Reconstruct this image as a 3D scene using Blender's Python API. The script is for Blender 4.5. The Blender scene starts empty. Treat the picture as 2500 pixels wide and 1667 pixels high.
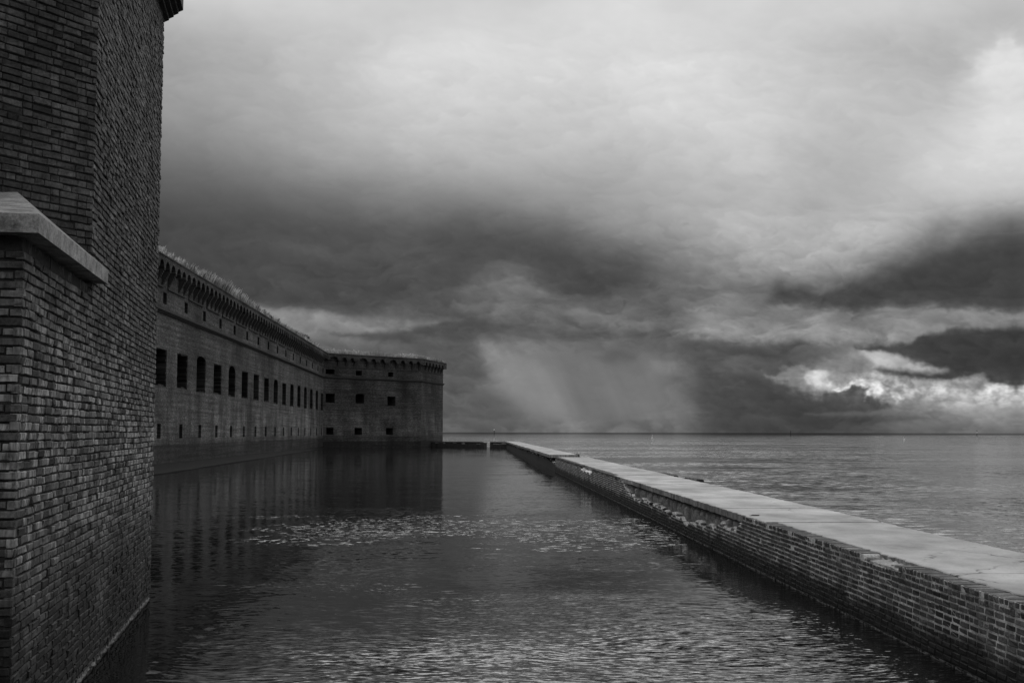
import bpy, math, random
import numpy as np
from mathutils import Matrix, Vector

rnd = random.Random(11)
S = bpy.context.scene
COL = S.collection

# ------------------------------------------------------------------ camera
F_PX, EYE = 2900.0, 2.54                 # focal length for a 2500 px wide frame, eye height over the water
PITCH, ROLL = math.atan(221.5 / F_PX), math.radians(0.1)
cam_d = bpy.data.cameras.new("camera")
cam = bpy.data.objects.new("camera", cam_d)
COL.objects.link(cam)
cam_d.sensor_width = 36.0
cam_d.lens = F_PX / 2500.0 * 36.0
cam_d.clip_start, cam_d.clip_end = 0.1, 80000.0
up0 = Vector((0, -math.sin(PITCH), math.cos(PITCH)))
fwd = Vector((0, math.cos(PITCH), math.sin(PITCH)))
right = (Vector((1, 0, 0)) * math.cos(ROLL) + up0 * math.sin(ROLL)).normalized()
upv = right.cross(fwd)
cam.matrix_world = Matrix(((right.x, upv.x, -fwd.x, 0), (right.y, upv.y, -fwd.y, 0),
                           (right.z, upv.z, -fwd.z, EYE), (0, 0, 0, 1)))
S.camera = cam

# ------------------------------------------------------------------ picture settings
S.view_settings.view_transform = 'Standard'
S.view_settings.look = 'None'
S.view_settings.gamma = 1.0
S.view_settings.exposure = 0.0
S.view_settings.use_curve_mapping = False

# ------------------------------------------------------------------ sun (soft, through thick cloud)
SUN_EL, SUN_AZ = math.radians(40), math.radians(-2)      # azimuth clockwise from straight ahead (+Y)
sun_d = bpy.data.lights.new("sun", 'SUN')
sun_d.energy = 0.85
sun_d.angle = math.radians(42)
sun_d.color = (1.0, 1.0, 1.0)
sun = bpy.data.objects.new("sun", sun_d)
COL.objects.link(sun)
sv = Vector((math.sin(SUN_AZ) * math.cos(SUN_EL), math.cos(SUN_AZ) * math.cos(SUN_EL), math.sin(SUN_EL)))
sun.rotation_euler = sv.to_track_quat('Z', 'Y').to_euler()

# ------------------------------------------------------------------ noise in numpy
def perlin(x, y, seed):
    r = np.random.RandomState(seed)
    perm = r.permutation(512)
    ang = r.rand(512) * 2 * np.pi
    gx, gy = np.cos(ang), np.sin(ang)
    xi, yi = np.floor(x).astype(np.int64), np.floor(y).astype(np.int64)
    xf, yf = x - xi, y - yi
    u = xf * xf * xf * (xf * (xf * 6 - 15) + 10)
    v = yf * yf * yf * (yf * (yf * 6 - 15) + 10)
    def g(ix, iy, dx, dy):
        k = perm[(perm[ix & 511] + iy) & 511]
        return gx[k] * dx + gy[k] * dy
    a = g(xi, yi, xf, yf); b = g(xi + 1, yi, xf - 1, yf)
    c = g(xi, yi + 1, xf, yf - 1); d = g(xi + 1, yi + 1, xf - 1, yf - 1)
    return ((a + u * (b - a)) * (1 - v) + (c + u * (d - c)) * v) * 1.5

def fbm(x, y, seed, octv=5, gain=0.5):
    t = np.zeros_like(x); amp = 1.0; tot = 0
    for i in range(octv):
        t += amp * perlin(x * 2 ** i + 17.3 * i, y * 2 ** i + 5.1 * i, seed + i)
        tot += amp; amp *= gain
    return t / tot * 1.6

# ------------------------------------------------------------------ sky: brightness of the storm cloud by bearing and elevation
SKY_ROWS = [  # (y, [(x, display brightness) ...]) surveyed from the view straight ahead
 (0,   [(0,150),(400,165),(700,178),(880,182),(1200,207),(1600,212),(2000,200),(2300,178),(2500,168)]),
 (150, [(0,145),(400,160),(700,185),(1000,214),(1300,212),(1600,222),(1900,205),(2200,190),(2340,186),(2430,220),(2500,200)]),
 (300, [(0,130),(400,140),(700,165),(1000,196),(1300,200),(1600,205),(1900,200),(2100,182),(2300,192),(2450,222)]),
 (400, [(0,100),(400,110),(600,125),(800,152),(1000,172),(1300,180),(1600,186),(1900,196),(2050,180),(2300,206),(2500,214)]),
 (500, [(0,72),(400,75),(600,84),(800,100),(1000,118),(1300,138),(1500,152),(1800,180),(2000,172),(2300,190),(2500,190)]),
 (560, [(0,66),(400,68),(700,75),(900,85),(1100,86),(1300,95),(1500,138),(1800,180),(2100,184),(2400,150),(2500,108)]),
 (620, [(0,66),(400,70),(700,78),(1000,90),(1150,76),(1350,70),(1550,100),(1800,162),(2000,170),(2200,140),(2350,92),(2500,66)]),
 (680, [(0,62),(400,65),(600,66),(850,80),(1000,76),(1150,95),(1270,116),(1350,86),(1500,76),(1700,110),(1900,140),(2100,110),(2300,70),(2500,56)]),
 (730, [(0,60),(400,58),(600,60),(750,60),(900,62),(1100,76),(1250,104),(1400,80),(1600,95),(1700,104),(1900,84),(2150,78),(2220,98),(2300,76),(2500,56)]),
 (762, [(0,70),(400,80),(600,112),(690,130),(800,112),(1000,86),(1200,80),(1400,100),(1600,86),(1800,116),(2000,122),(2200,128),(2400,120),(2500,112)]),
 (800, [(0,90),(500,110),(640,130),(700,140),(800,112),(950,105),(1100,76),(1300,95),(1500,100),(1600,90),(1750,150),(1900,136),(2000,152),(2200,120),(2350,88),(2500,70)]),
 (828, [(700,104),(900,95),(1000,84),(1200,66),(1400,76),(1550,80),(1650,76),(1700,80),(1800,84),(1900,86),(2000,100),(2100,78),(2300,55),(2500,55)]),
 (868, [(0,85),(700,92),(1100,84),(1150,88),(1200,122),(1300,118),(1400,108),(1500,86),(1600,105),(1700,76),(1800,70),(1950,76),(2090,165),(2180,178),(2290,90),(2400,50),(2500,50)]),
 (902, [(700,88),(1100,84),(1170,92),(1220,122),(1300,120),(1400,113),(1550,108),(1620,120),(1690,84),(1850,84),(1950,100),(2000,150),(2100,112),(2180,130),(2250,76),(2350,62),(2500,60)]),
 (940, [(700,86),(1100,84),(1180,92),(1240,118),(1300,130),(1450,110),(1600,110),(1660,92),(1720,70),(1800,64),(1900,70),(1990,84),(2060,190),(2150,228),(2250,185),(2330,175),(2420,200),(2500,140)]),
 (980, [(700,86),(1100,84),(1250,94),(1350,124),(1450,116),(1600,114),(1690,96),(1740,70),(1800,62),(1950,62),(2050,58),(2150,66),(2250,140),(2350,160),(2420,178),(2500,170)]),
 (1012,[(700,86),(1100,88),(1300,100),(1400,114),(1500,116),(1650,104),(1750,78),(1900,58),(2020,72),(2200,98),(2350,128),(2500,134)]),
 (1040,[(0,84),(700,86),(1100,88),(1300,94),(1500,98),(1700,84),(1850,66),(2000,70),(2200,90),(2400,112),(2500,108)]),
 (1054,[(0,84),(700,86),(1100,86),(1500,92),(1850,66),(2000,70),(2500,96)]),
]
def px_to_azel(x, y):
    u, v = (x - 1250) / F_PX, (833.5 - y) / F_PX
    v = v + u * math.tan(ROLL)
    dy = math.cos(PITCH) - v * math.sin(PITCH); dz = math.sin(PITCH) + v * math.cos(PITCH)
    return math.degrees(math.atan2(u, dy)), math.degrees(math.atan2(dz, math.hypot(u, dy)))
pts, vals = [], []
for yy, row in SKY_ROWS:
    for xx, b in row:
        a, e = px_to_azel(xx, yy); pts.append((a, e * 1.7)); vals.append(b)
for a in range(-24, 25, 6):                       # cloud deck above the frame goes on at the same brightness
    for e, b in ((27, 196), (36, 200)):
        pts.append((a, e * 1.7)); vals.append(b + 6 * math.sin(a))
pts, vals = np.array(pts), np.array(vals, float)
def tps_fit(P, v, lam=0.02):
    n = len(P); d = np.hypot(P[:, None, 0] - P[None, :, 0], P[:, None, 1] - P[None, :, 1])
    K = d + lam * np.eye(n) * -1
    A = np.zeros((n + 1, n + 1)); A[:n, :n] = K; A[:n, n] = 1; A[n, :n] = 1
    return np.linalg.solve(A, np.append(v, 0))
w_ = tps_fit(pts, vals)
GA, GE = np.linspace(-26, 26, 313), np.linspace(-1, 40, 329)
ga, ge = np.meshgrid(GA, GE)
base = np.full(ga.shape, w_[-1])
for (pa, pe), w in zip(pts, w_):
    base += w * np.hypot(ga - pa, ge * 1.7 - pe)
k5 = np.array([1, 4, 6, 4, 1.0]) / 16
def blur(a):
    p = np.pad(a, 2, mode='edge')
    p = sum(k5[i] * p[i:i + a.shape[0], :] for i in range(5))
    return sum(k5[i] * p[:, i:i + a.shape[1]] for i in range(5))
base = blur(base)
def look(a, e):
    fa = np.clip((a + 26) / 52 * 312, 0, 311.99); fe = np.clip((e + 1) / 41 * 328, 0, 327.99)
    i, j = fa.astype(int), fe.astype(int); s, t = fa - i, fe - j
    return (base[j, i] * (1 - s) + base[j, i + 1] * s) * (1 - t) + (base[j + 1, i] * (1 - s) + base[j + 1, i + 1] * s) * t
IW, IH, KA, KE = 3072, 1024, 3.0, 3.0
U = (np.arange(IW) + 0.5) / IW; V = (np.arange(IH) + 0.5) / IH
az = np.degrees(np.tan((2 * U - 1) * math.atan(KA * math.pi)) / KA)
el = np.degrees(np.tan(V * math.atan(KE * math.pi / 2)) / KE)
AZ, EL = np.meshgrid(az, el)
tri = (AZ + 23.3) / 46.6
AM = 23.3 - np.abs((tri % 2.0) - 1.0) * 46.6                    # the same weather all round
AM = np.where(np.abs(AZ) <= 23.3, AZ, -AM if False else AM)
AM = np.where(np.abs(AZ) <= 23.3, AZ, np.where((np.floor(tri).astype(int) % 2) == 0, (tri % 1.0) * 46.6 - 23.3, 23.3 - (tri % 1.0) * 46.6))
# cloud chart of the view ahead: chart x,y (2 units a cell) -> brightness
QW, QH = 1250, 532
qx, qy = np.meshgrid(np.arange(QW) * 2.0 + 1, np.arange(QH) * 2.0 + 1)
def chart_azel(x, y):
    u, v = (x - 1250) / F_PX, (833.5 - y) / F_PX
    v = v + u * math.tan(ROLL)
    dy = math.cos(PITCH) - v * math.sin(PITCH); dz = math.sin(PITCH) + v * math.cos(PITCH)
    return np.degrees(np.arctan2(u, dy)), np.degrees(np.arctan2(dz, np.hypot(u, dy)))
lowq = np.clip((qy - 480) / 300, 0, 1)
wx = fbm(qx / 260, qy / 110, 3, 6, .55); wy = fbm(qx / 240 + 40, qy / 100 + 9, 21, 6, .55)
ca, ce = chart_azel(qx + wx * (8 + 22 * lowq), np.clip(qy + wy * (5 + 9 * lowq), 0, 1062))
chart = look(ca, ce)
bx = fbm(qx / 70, qy / 46, 201, 6, .6); by = fbm(qx / 66 + 7, qy / 44 + 3, 231, 6, .6)
def mass(poly, val, top, bot, alpha=1.0, rough=14.0, billow=0.0, left=None):
    """a bank of cloud: soft or crisp upper and lower edges, edges broken by eddies"""
    global chart
    P = np.array(poly, float)
    X = qx + wx * rough + bx * billow; Y = qy + wy * rough * .45 + by * billow * .8
    d2 = np.full(qx.shape, 1e12); ins = np.zeros(qx.shape, bool)
    for (x0, y0), (x1, y1) in zip(P, np.roll(P, -1, 0)):
        ex, ey = x1 - x0, y1 - y0; t = np.clip(((X - x0) * ex + (Y - y0) * ey) / (ex * ex + ey * ey + 1e-9), 0, 1)
        d2 = np.minimum(d2, (X - x0 - t * ex) ** 2 + (Y - y0 - t * ey) ** 2)
        c = (y0 > Y) != (y1 > Y)
        with np.errstate(divide='ignore', invalid='ignore'): ins ^= c & (X < ex * (Y - y0) / (ey if ey else 1e-9) + x0)
    sd = np.where(ins, 1, -1) * np.sqrt(d2)
    k = np.clip((Y - P[:, 1].min()) / max(1, np.ptp(P[:, 1])), 0, 1)
    so = top + (bot - top) * k
    a = np.clip(sd / (2 * so) + .5, 0, 1); a = a * a * (3 - 2 * a) * alpha
    chart = chart * (1 - a) + val * a
mass([(300,580),(620,560),(1000,585),(1250,565),(1420,590),(1560,650),(1600,700),(1500,722),(1330,745),(1180,715),(1000,735),(860,752),(640,752),(300,745)], 62, 75, 14, .5, 60, 14)
mass([(1120,720),(1170,672),(1250,662),(1330,700),(1420,738),(1560,750),(1420,785),(1250,790),(1130,770)], 108, 24, 30, .55, 34, 22)
mass([(1180,700),(1240,672),(1300,690),(1330,715),(1240,722)], 124, 10, 22, .5, 22, 18)
mass([(700,590),(900,600),(1050,640),(900,660),(760,640)], 92, 40, 40, .45, 50, 20)
mass([(1380,765),(1500,752),(1600,770),(1640,800),(1540,802),(1420,795)], 114, 14, 16, .6, 24, 16)
mass([(560,748),(650,752),(780,752),(840,775),(1000,782),(1110,788),(980,812),(820,822),(700,828),(600,800)], 134, 12, 28, .75, 24, 10)
mass([(800,815),(980,806),(1150,788),(1320,800),(1480,812),(1500,822),(1320,832),(1150,836),(950,832)], 66, 12, 8, .7, 24, 10)
mass([(1150,815),(1330,820),(1480,825),(1600,862),(1640,900),(1670,960),(1700,1100),(1400,1100),(1290,1020),(1215,930)], 113, 34, 110, .6, 16)
mass([(1160,832),(1230,838),(1300,880),(1380,960),(1420,1060),(1340,1040),(1270,990),(1205,920)], 136, 14, 50, .55, 8)
mass([(1370,880),(1440,905),(1500,985),(1530,1056),(1440,1056),(1400,980)], 103, 26, 30, .5, 12)
mass([(1450,868),(1500,852),(1560,866),(1540,884),(1480,888)], 84, 14, 16, .6, 18, 12)
mass([(1590,880),(1640,884),(1655,902),(1630,915),(1590,905)], 126, 7, 16, .6, 10, 9)
mass([(1650,815),(1720,778),(1850,752),(2000,746),(2110,768),(2160,750),(2330,745),(2500,762),(2500,800),(2330,802),(2230,836),(2000,838),(1780,826)], 126, 14, 12, .8, 26, 14)
mass([(1650,812),(1740,790),(1900,800),(2050,800),(2200,830),(1960,836),(1760,826)], 152, 12, 8, .6, 18, 10)
mass([(2000,770),(2120,760),(2200,775),(2120,792),(2020,788)], 104, 14, 14, .6, 20, 12)
mass([(1900,700),(2050,706),(2180,650),(2300,600),(2460,555),(2640,520),(2640,770),(2450,764),(2360,746),(2180,742),(2090,762),(1960,744),(1880,730)], 58, 110, 9, .85, 26, 16)
mass([(1700,828),(1870,830),(2030,852),(2000,880),(1940,914),(1920,950),(2010,985),(1960,1010),(1940,1056),(1760,1056),(1710,960),(1670,895),(1670,850)], 66, 44, 60, .8, 34, 24)
mass([(1730,880),(1840,868),(1930,890),(1860,906),(1760,915)], 88, 16, 20, .55, 24, 20)
mass([(2085,846),(2232,834),(2260,808),(2500,806),(2640,806),(2640,960),(2450,950),(2390,920),(2325,928),(2155,916),(2130,900),(2180,880),(2100,852)], 50, 10, 8, .9, 12, 13)
mass([(1990,880),(2060,862),(2110,872),(2140,902),(2040,922),(1980,916),(1950,902)], 106, 14, 14, .7, 18, 18)
mass([(2095,852),(2220,868),(2240,882),(2305,900),(2232,906),(2140,900),(2108,872)], 176, 7, 14, .92, 10, 12)
mass([(1860,908),(1930,898),(2000,904),(2180,925),(2330,932),(2398,916),(2420,935),(2450,950),(2640,938),(2640,1022),(2260,996),(2140,990),(2000,975),(1930,950)], 130, 8, 30, .82, 8, 26)
mass([(2190,950),(2300,940),(2420,960),(2560,960),(2560,1000),(2300,990)], 176, 16, 22, .55, 12, 26)
mass([(2034,950),(2078,924),(2150,924),(2170,950),(2130,968),(2056,972)], 206, 6, 10, .9, 8, 32)
mass([(1965,918),(1995,903),(2020,912),(2030,950),(1990,950)], 184, 6, 14, .8, 6, 20)
mass([(2395,930),(2440,946),(2500,960),(2450,985),(2380,975)], 204, 7, 16, .65, 6, 24)
mass([(2220,955),(2260,942),(2320,944),(2300,962)], 196, 6, 14, .5, 6, 20)
mass([(1900,966),(2004,970),(2050,952),(2078,938),(2128,950),(2110,970),(2160,978),(2176,992),(2060,1000),(1900,996)], 64, 5, 9, .9, 6, 24)
mass([(2178,958),(2200,952),(2210,972),(2190,984)], 205, 3, 6, .7, 3, 14)
mass([(1960,1008),(2050,1002),(2230,1000),(2330,1010),(2200,1018),(2030,1018)], 106, 5, 9, .6, 10, 10)
mass([(1820,1012),(2000,1018),(2240,1016),(2300,1024),(2150,1036),(1850,1040)], 66, 8, 10, .5, 12, 8)
mass([(2405,130),(2430,92),(2475,110),(2500,190),(2480,260),(2420,230),(2370,150)], 226, 20, 34, .7, 20, 26)
mass([(2200,60),(2330,90),(2385,150),(2300,240),(2160,230),(2080,160)], 178, 60, 50, .45, 50, 30)
mass([(1900,330),(2060,380),(2120,440),(2040,450),(1900,420)], 176, 40, 40, .4, 40, 26)
mass([(1515,0),(1540,4),(1562,22),(1575,26),(1550,16),(1524,8)], 176, 4, 4, .5, 6, 6)
n1 = fbm(qx / 420, qy / 190, 55, 6, .55); n2 = fbm(qx / 130 + n1 * 1.2, qy / 46 + n1 * 2, 77, 6, .58)
bn = fbm(qx / 30, qy / 25 + wx * .3, 411, 6, .62); bn2 = 1 - 2 * np.abs(fbm(qx / 60 + 3, qy / 34, 431, 5, .6))
cum = np.exp(-((qx - 2190) / 210) ** 2) * np.exp(-((qy - 945) / 42) ** 2) + .7 * np.exp(-((qx - 2440) / 90) ** 2) * np.exp(-((qy - 958) / 34) ** 2)
cum = np.clip(cum, 0, 1)
chart = chart * (1 + cum * (.20 * np.tanh(3.0 * bn) + .20 * bn2))
rainm = np.exp(-((qx - 1430) / 230) ** 4) * np.clip((qy - 835) / 40, 0, 1) * np.clip((1054 - qy) / 60, 0, 1)
n3 = fbm(qx / 52 + n2 * .6, qy / 24 + n2, 311, 5, .55)
calm = 1 - .85 * np.clip(rainm * 1.3, 0, 1)
chart = chart * (1 + n1 * (.05 + .06 * lowq) * calm) * (1 + n2 * (.03 + .16 * lowq) * calm) * (1 + n3 * (.015 + .085 * lowq) * calm)
chart = chart * (1 + rainm * .05 * fbm((qx - (qy - 840) * .45) / 60, qy / 500, 150, 4, .5))
# place the chart on the sky dome; beyond the view the same weather carries on, mirrored
tri = (AZ + 23.0) / 46.0; fr_ = tri - np.floor(tri)
AM = np.where(np.floor(tri).astype(int) % 2 == 0, fr_, 1 - fr_) * 46.0 - 23.0
ua, ue = np.radians(AM), np.radians(EL)
dX, dY, dZ = np.sin(ua) * np.cos(ue), np.cos(ua) * np.cos(ue), np.sin(ue)
pd = dX * right.x + dY * right.y + dZ * right.z, dX * upv.x + dY * upv.y + dZ * upv.z, np.maximum(dX * fwd.x + dY * fwd.y + dZ * fwd.z, .05)
cx, cy = 1250 + F_PX * pd[0] / pd[2], 833.5 - F_PX * pd[1] / pd[2]
fx = np.clip((cx - 1) / 2, 0, QW - 1.01); fy = np.clip((cy - 1) / 2, 0, QH - 1.01)
ix, iy = fx.astype(int), fy.astype(int); sxx, syy = fx - ix, fy - iy
lum = (chart[iy, ix] * (1 - sxx) + chart[iy, ix + 1] * sxx) * (1 - syy) + (chart[iy + 1, ix] * (1 - sxx) + chart[iy + 1, ix + 1] * sxx) * syy
hi = np.clip((EL - 17.0) / 4.0, 0, 1); hi = hi * hi * (3 - 2 * hi)
deck = 212 + 16 * fbm(AZ / 9, EL / 5, 61, 5, .55)
lum = lum * (1 - hi) + deck * hi
lum = np.where(cy < 0, np.maximum(lum, 0), lum)
lum = np.clip(lum, 38, 240) / 255.0
lin = np.where(lum <= 0.04045, lum / 12.92, ((lum + 0.055) / 1.055) ** 2.4)
img = bpy.data.images.new("storm_cloud_field", IW, IH, alpha=False, float_buffer=True)
img.colorspace_settings.name = 'Non-Color'
buf = np.ones((IH, IW, 4), np.float32); buf[..., :3] = lin[..., None]
img.pixels.foreach_set(buf.ravel()); img.update(); img.pack()

# ------------------------------------------------------------------ node helper
class NT:
    def __init__(s, tree): s.t = tree; tree.nodes.clear()
    def n(s, typ, ins=None, **props):
        nd = s.t.nodes.new(typ)
        for k, v in props.items(): setattr(nd, k, v)
        for k, v in (ins or {}).items():
            i = nd.inputs[k]
            if isinstance(v, bpy.types.NodeSocket): s.t.links.new(v, i)
            else: i.default_value = v
        return nd
    def m(s, op, a, b=0.0, c=None, clamp=False):
        nd = s.n('ShaderNodeMath', operation=op, use_clamp=clamp)
        for i, v in enumerate((a, b) + ((c,) if c is not None else ())):
            if isinstance(v, bpy.types.NodeSocket): s.t.links.new(v, nd.inputs[i])
            else: nd.inputs[i].default_value = v
        return nd.outputs[0]
    def ramp(s, v, a, b, c=0.0, d=1.0, smooth=True):
        nd = s.n('ShaderNodeMapRange', {'Value': v, 'From Min': a, 'From Max': b, 'To Min': c, 'To Max': d},
                 interpolation_type='SMOOTHSTEP' if smooth else 'LINEAR')
        return nd.outputs[0]
    def scale(s, vec, x, y, z, loc=(0, 0, 0)):
        return s.n('ShaderNodeMapping', {'Vector': vec, 'Scale': (x, y, z), 'Location': loc}).outputs[0]
    def noise(s, vec, sc, det=4.0, rough=0.55, dist=0.0, color=False):
        nd = s.n('ShaderNodeTexNoise', {'Vector': vec, 'Scale': sc, 'Detail': det, 'Roughness': rough, 'Distortion': dist})
        return nd.outputs['Color' if color else 'Fac']
    def mix(s, f, a, b):
        nd = s.n('ShaderNodeMix', data_type='FLOAT')
        for i, v in ((0, f), (2, a), (3, b)):
            if isinstance(v, bpy.types.NodeSocket): s.t.links.new(v, nd.inputs[i])
            else: nd.inputs[i].default_value = v
        return nd.outputs[0]
    def grey(s, v):
        return s.n('ShaderNodeCombineColor', {'Red': v, 'Green': v, 'Blue': v}).outputs[0]
    def out(s, shader): s.n('ShaderNodeOutputMaterial', {'Surface': shader})

# ------------------------------------------------------------------ world
W = bpy.data.worlds.new("World"); S.world = W; W.use_nodes = True
g = NT(W.node_tree)
dirv = g.n('ShaderNodeTexCoord').outputs['Generated']
sx = g.n('ShaderNodeSeparateXYZ', {0: dirv})
azn = g.m('ARCTAN2', sx.outputs[0], sx.outputs[1])
eln = g.m('ARCSINE', g.m('MINIMUM', g.m('MAXIMUM', sx.outputs[2], 0.0), 0.99999))
un = g.m('MULTIPLY_ADD', g.m('ARCTANGENT', g.m('MULTIPLY', azn, KA)), 0.5 / math.atan(KA * math.pi), 0.5)
vn = g.m('DIVIDE', g.m('ARCTANGENT', g.m('MULTIPLY', eln, KE)), math.atan(KE * math.pi / 2))
cl = g.n('ShaderNodeTexImage', {'Vector': g.n('ShaderNodeCombineXYZ', {0: un, 1: vn}).outputs[0]}, image=img,
         interpolation='Cubic', extension='EXTEND')
sky = g.n('ShaderNodeTexSky', sky_type='NISHITA', sun_disc=False, sun_elevation=SUN_EL, sun_rotation=SUN_AZ)
bw = g.n('ShaderNodeRGBToBW', {0: sky.outputs[0]}).outputs[0]
cbw = g.n('ShaderNodeRGBToBW', {0: cl.outputs[0]}).outputs[0]
cover = g.mix(0.988, bw, g.m('MULTIPLY', cbw, 10.0))           # thick cloud cover over the clear-air sky
bg = g.n('ShaderNodeBackground', {'Color': g.grey(cover), 'Strength': 0.1})
g.n('ShaderNodeOutputWorld', {'Surface': bg.outputs[0]})

# ------------------------------------------------------------------ materials
def mat(name):
    m = bpy.data.materials.new(name); m.use_nodes = True
    return m, NT(m.node_tree)
def finish(g, col, rough=0.85, bump=None, bdist=0.01, bstr=1.0, spec=0.3):
    ins = {'Base Color': g.grey(col), 'Roughness': rough, 'Specular IOR Level': spec}
    if bump is not None:
        ins['Normal'] = g.n('ShaderNodeBump', {'Height': bump, 'Distance': bdist, 'Strength': bstr}).outputs[0]
    g.out(g.n('ShaderNodeBsdfPrincipled', ins).outputs[0])
def tone_of(g):
    a = g.n('ShaderNodeAttribute', attribute_name='tone').outputs['Fac']
    o = g.n('ShaderNodeObjectInfo').outputs['Color']
    return g.m('MULTIPLY', a, g.n('ShaderNodeRGBToBW', {0: o}).outputs[0])
def pos(g):
    p = g.n('ShaderNodeNewGeometry').outputs['Position']
    return p, g.n('ShaderNodeSeparateXYZ', {0: p}).outputs

M = {}
def brick_mat(name, dark, lime, kind):
    m, g = mat(name); p, xyz = pos(g); z = xyz[2]
    t = tone_of(g)
    big = g.noise(g.scale(p, 1, 1, 1), 0.9, 5)
    fine = g.noise(p, 38, 5, 0.7)
    grit = g.noise(p, 140, 3, 0.7)
    c = g.m('MULTIPLY', t, dark)
    c = g.m('MULTIPLY', c, g.ramp(fine, 0.3, 0.7, 0.45, 1.6, False))
    c = g.m('MULTIPLY', c, g.ramp(big, 0.32, 0.68, 0.55, 1.45, False))
    c = g.m('MULTIPLY', c, g.ramp(g.noise(p, 9, 4, .65), 0.32, 0.68, 0.6, 1.4, False))
    if kind == 'bastion':            # salt bloom in a band above the tide, weed and damp below it
        streak = g.noise(g.scale(p, 22, 22, 3.5), 1.0, 4, 0.65)
        zone = g.m('MULTIPLY', g.ramp(z, 0.9, 1.9), g.ramp(z, 2.5, 4.6, 1.0, 0.12))
        blotch = g.ramp(g.noise(p, 1.5, 5, 0.65), 0.32, 0.58)
        perb = g.ramp(g.m('FRACT', g.m('MULTIPLY', t, 7.31)), 0.15, 0.9)
        k = g.m('MULTIPLY', g.m('MULTIPLY', zone, blotch), g.m('MULTIPLY', g.ramp(streak, 0.34, 0.62), perb))
        c = g.mix(g.m('MULTIPLY', k, 0.85, clamp=True), c, lime)
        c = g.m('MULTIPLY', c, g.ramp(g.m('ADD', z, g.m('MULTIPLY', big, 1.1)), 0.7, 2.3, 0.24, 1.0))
        c = g.mix(g.m('MULTIPLY', g.ramp(z, 0.02, 0.05, 1.0, 0.0), g.ramp(g.noise(p, 14, 3), .45, .6)), c, 0.30)
    if kind == 'sea':                # weed and damp climbing the wall from the water
        edge = g.m('ADD', z, g.m('MULTIPLY', g.m('SUBTRACT', g.noise(g.scale(p, 1, 1, 0.35), 1.3, 5, 0.6), 0.5), 0.55))
        wet = g.ramp(edge, 0.26, 0.46, 1.0, 0.0)
        c = g.mix(wet, c, g.m('MULTIPLY', g.ramp(fine, 0.3, 0.7, 0.5, 1.3, False), 0.030))
        sl = g.ramp(g.noise(g.scale(p, 1.2, 1.2, 3), 1.5, 5, 0.7), 0.55, 0.75)
        c = g.mix(g.m('MULTIPLY', g.m('MULTIPLY', sl, wet), 0.35), c, 0.16)
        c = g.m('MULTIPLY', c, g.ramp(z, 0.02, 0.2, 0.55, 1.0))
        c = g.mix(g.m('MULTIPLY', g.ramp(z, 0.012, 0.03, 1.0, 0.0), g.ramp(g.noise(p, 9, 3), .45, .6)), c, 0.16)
    finish(g, c, 0.82, g.m('ADD', fine, g.m('MULTIPLY', grit, 0.5)), 0.004, 0.9)
    M[name] = m
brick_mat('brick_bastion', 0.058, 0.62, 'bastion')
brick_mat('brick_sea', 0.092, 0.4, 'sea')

def mortar_mat(name, light, kind):
    m, g = mat(name); p, xyz = pos(g); z = xyz[2]
    fine = g.noise(p, 30, 5, 0.7)
    c = g.m('MULTIPLY', g.ramp(fine, 0.3, 0.7, 0.55, 1.4, False), light)
    if kind == 'sea':
        edge = g.m('ADD', z, g.m('MULTIPLY', g.m('SUBTRACT', g.noise(g.scale(p, 1, 1, 0.35), 1.3, 5, 0.6), 0.5), 0.55))
        c = g.mix(g.ramp(edge, 0.20, 0.44, 1.0, 0.0), c, 0.05)
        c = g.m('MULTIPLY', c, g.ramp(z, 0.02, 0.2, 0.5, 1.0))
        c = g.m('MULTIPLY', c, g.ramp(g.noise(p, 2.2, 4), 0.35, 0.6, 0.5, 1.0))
    finish(g, c, 0.92, fine, 0.01, 1.0)
    M[name] = m
mortar_mat('mortar_dark', 0.03, 'b')
mortar_mat('mortar_lime', 0.9, 'sea')

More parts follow.
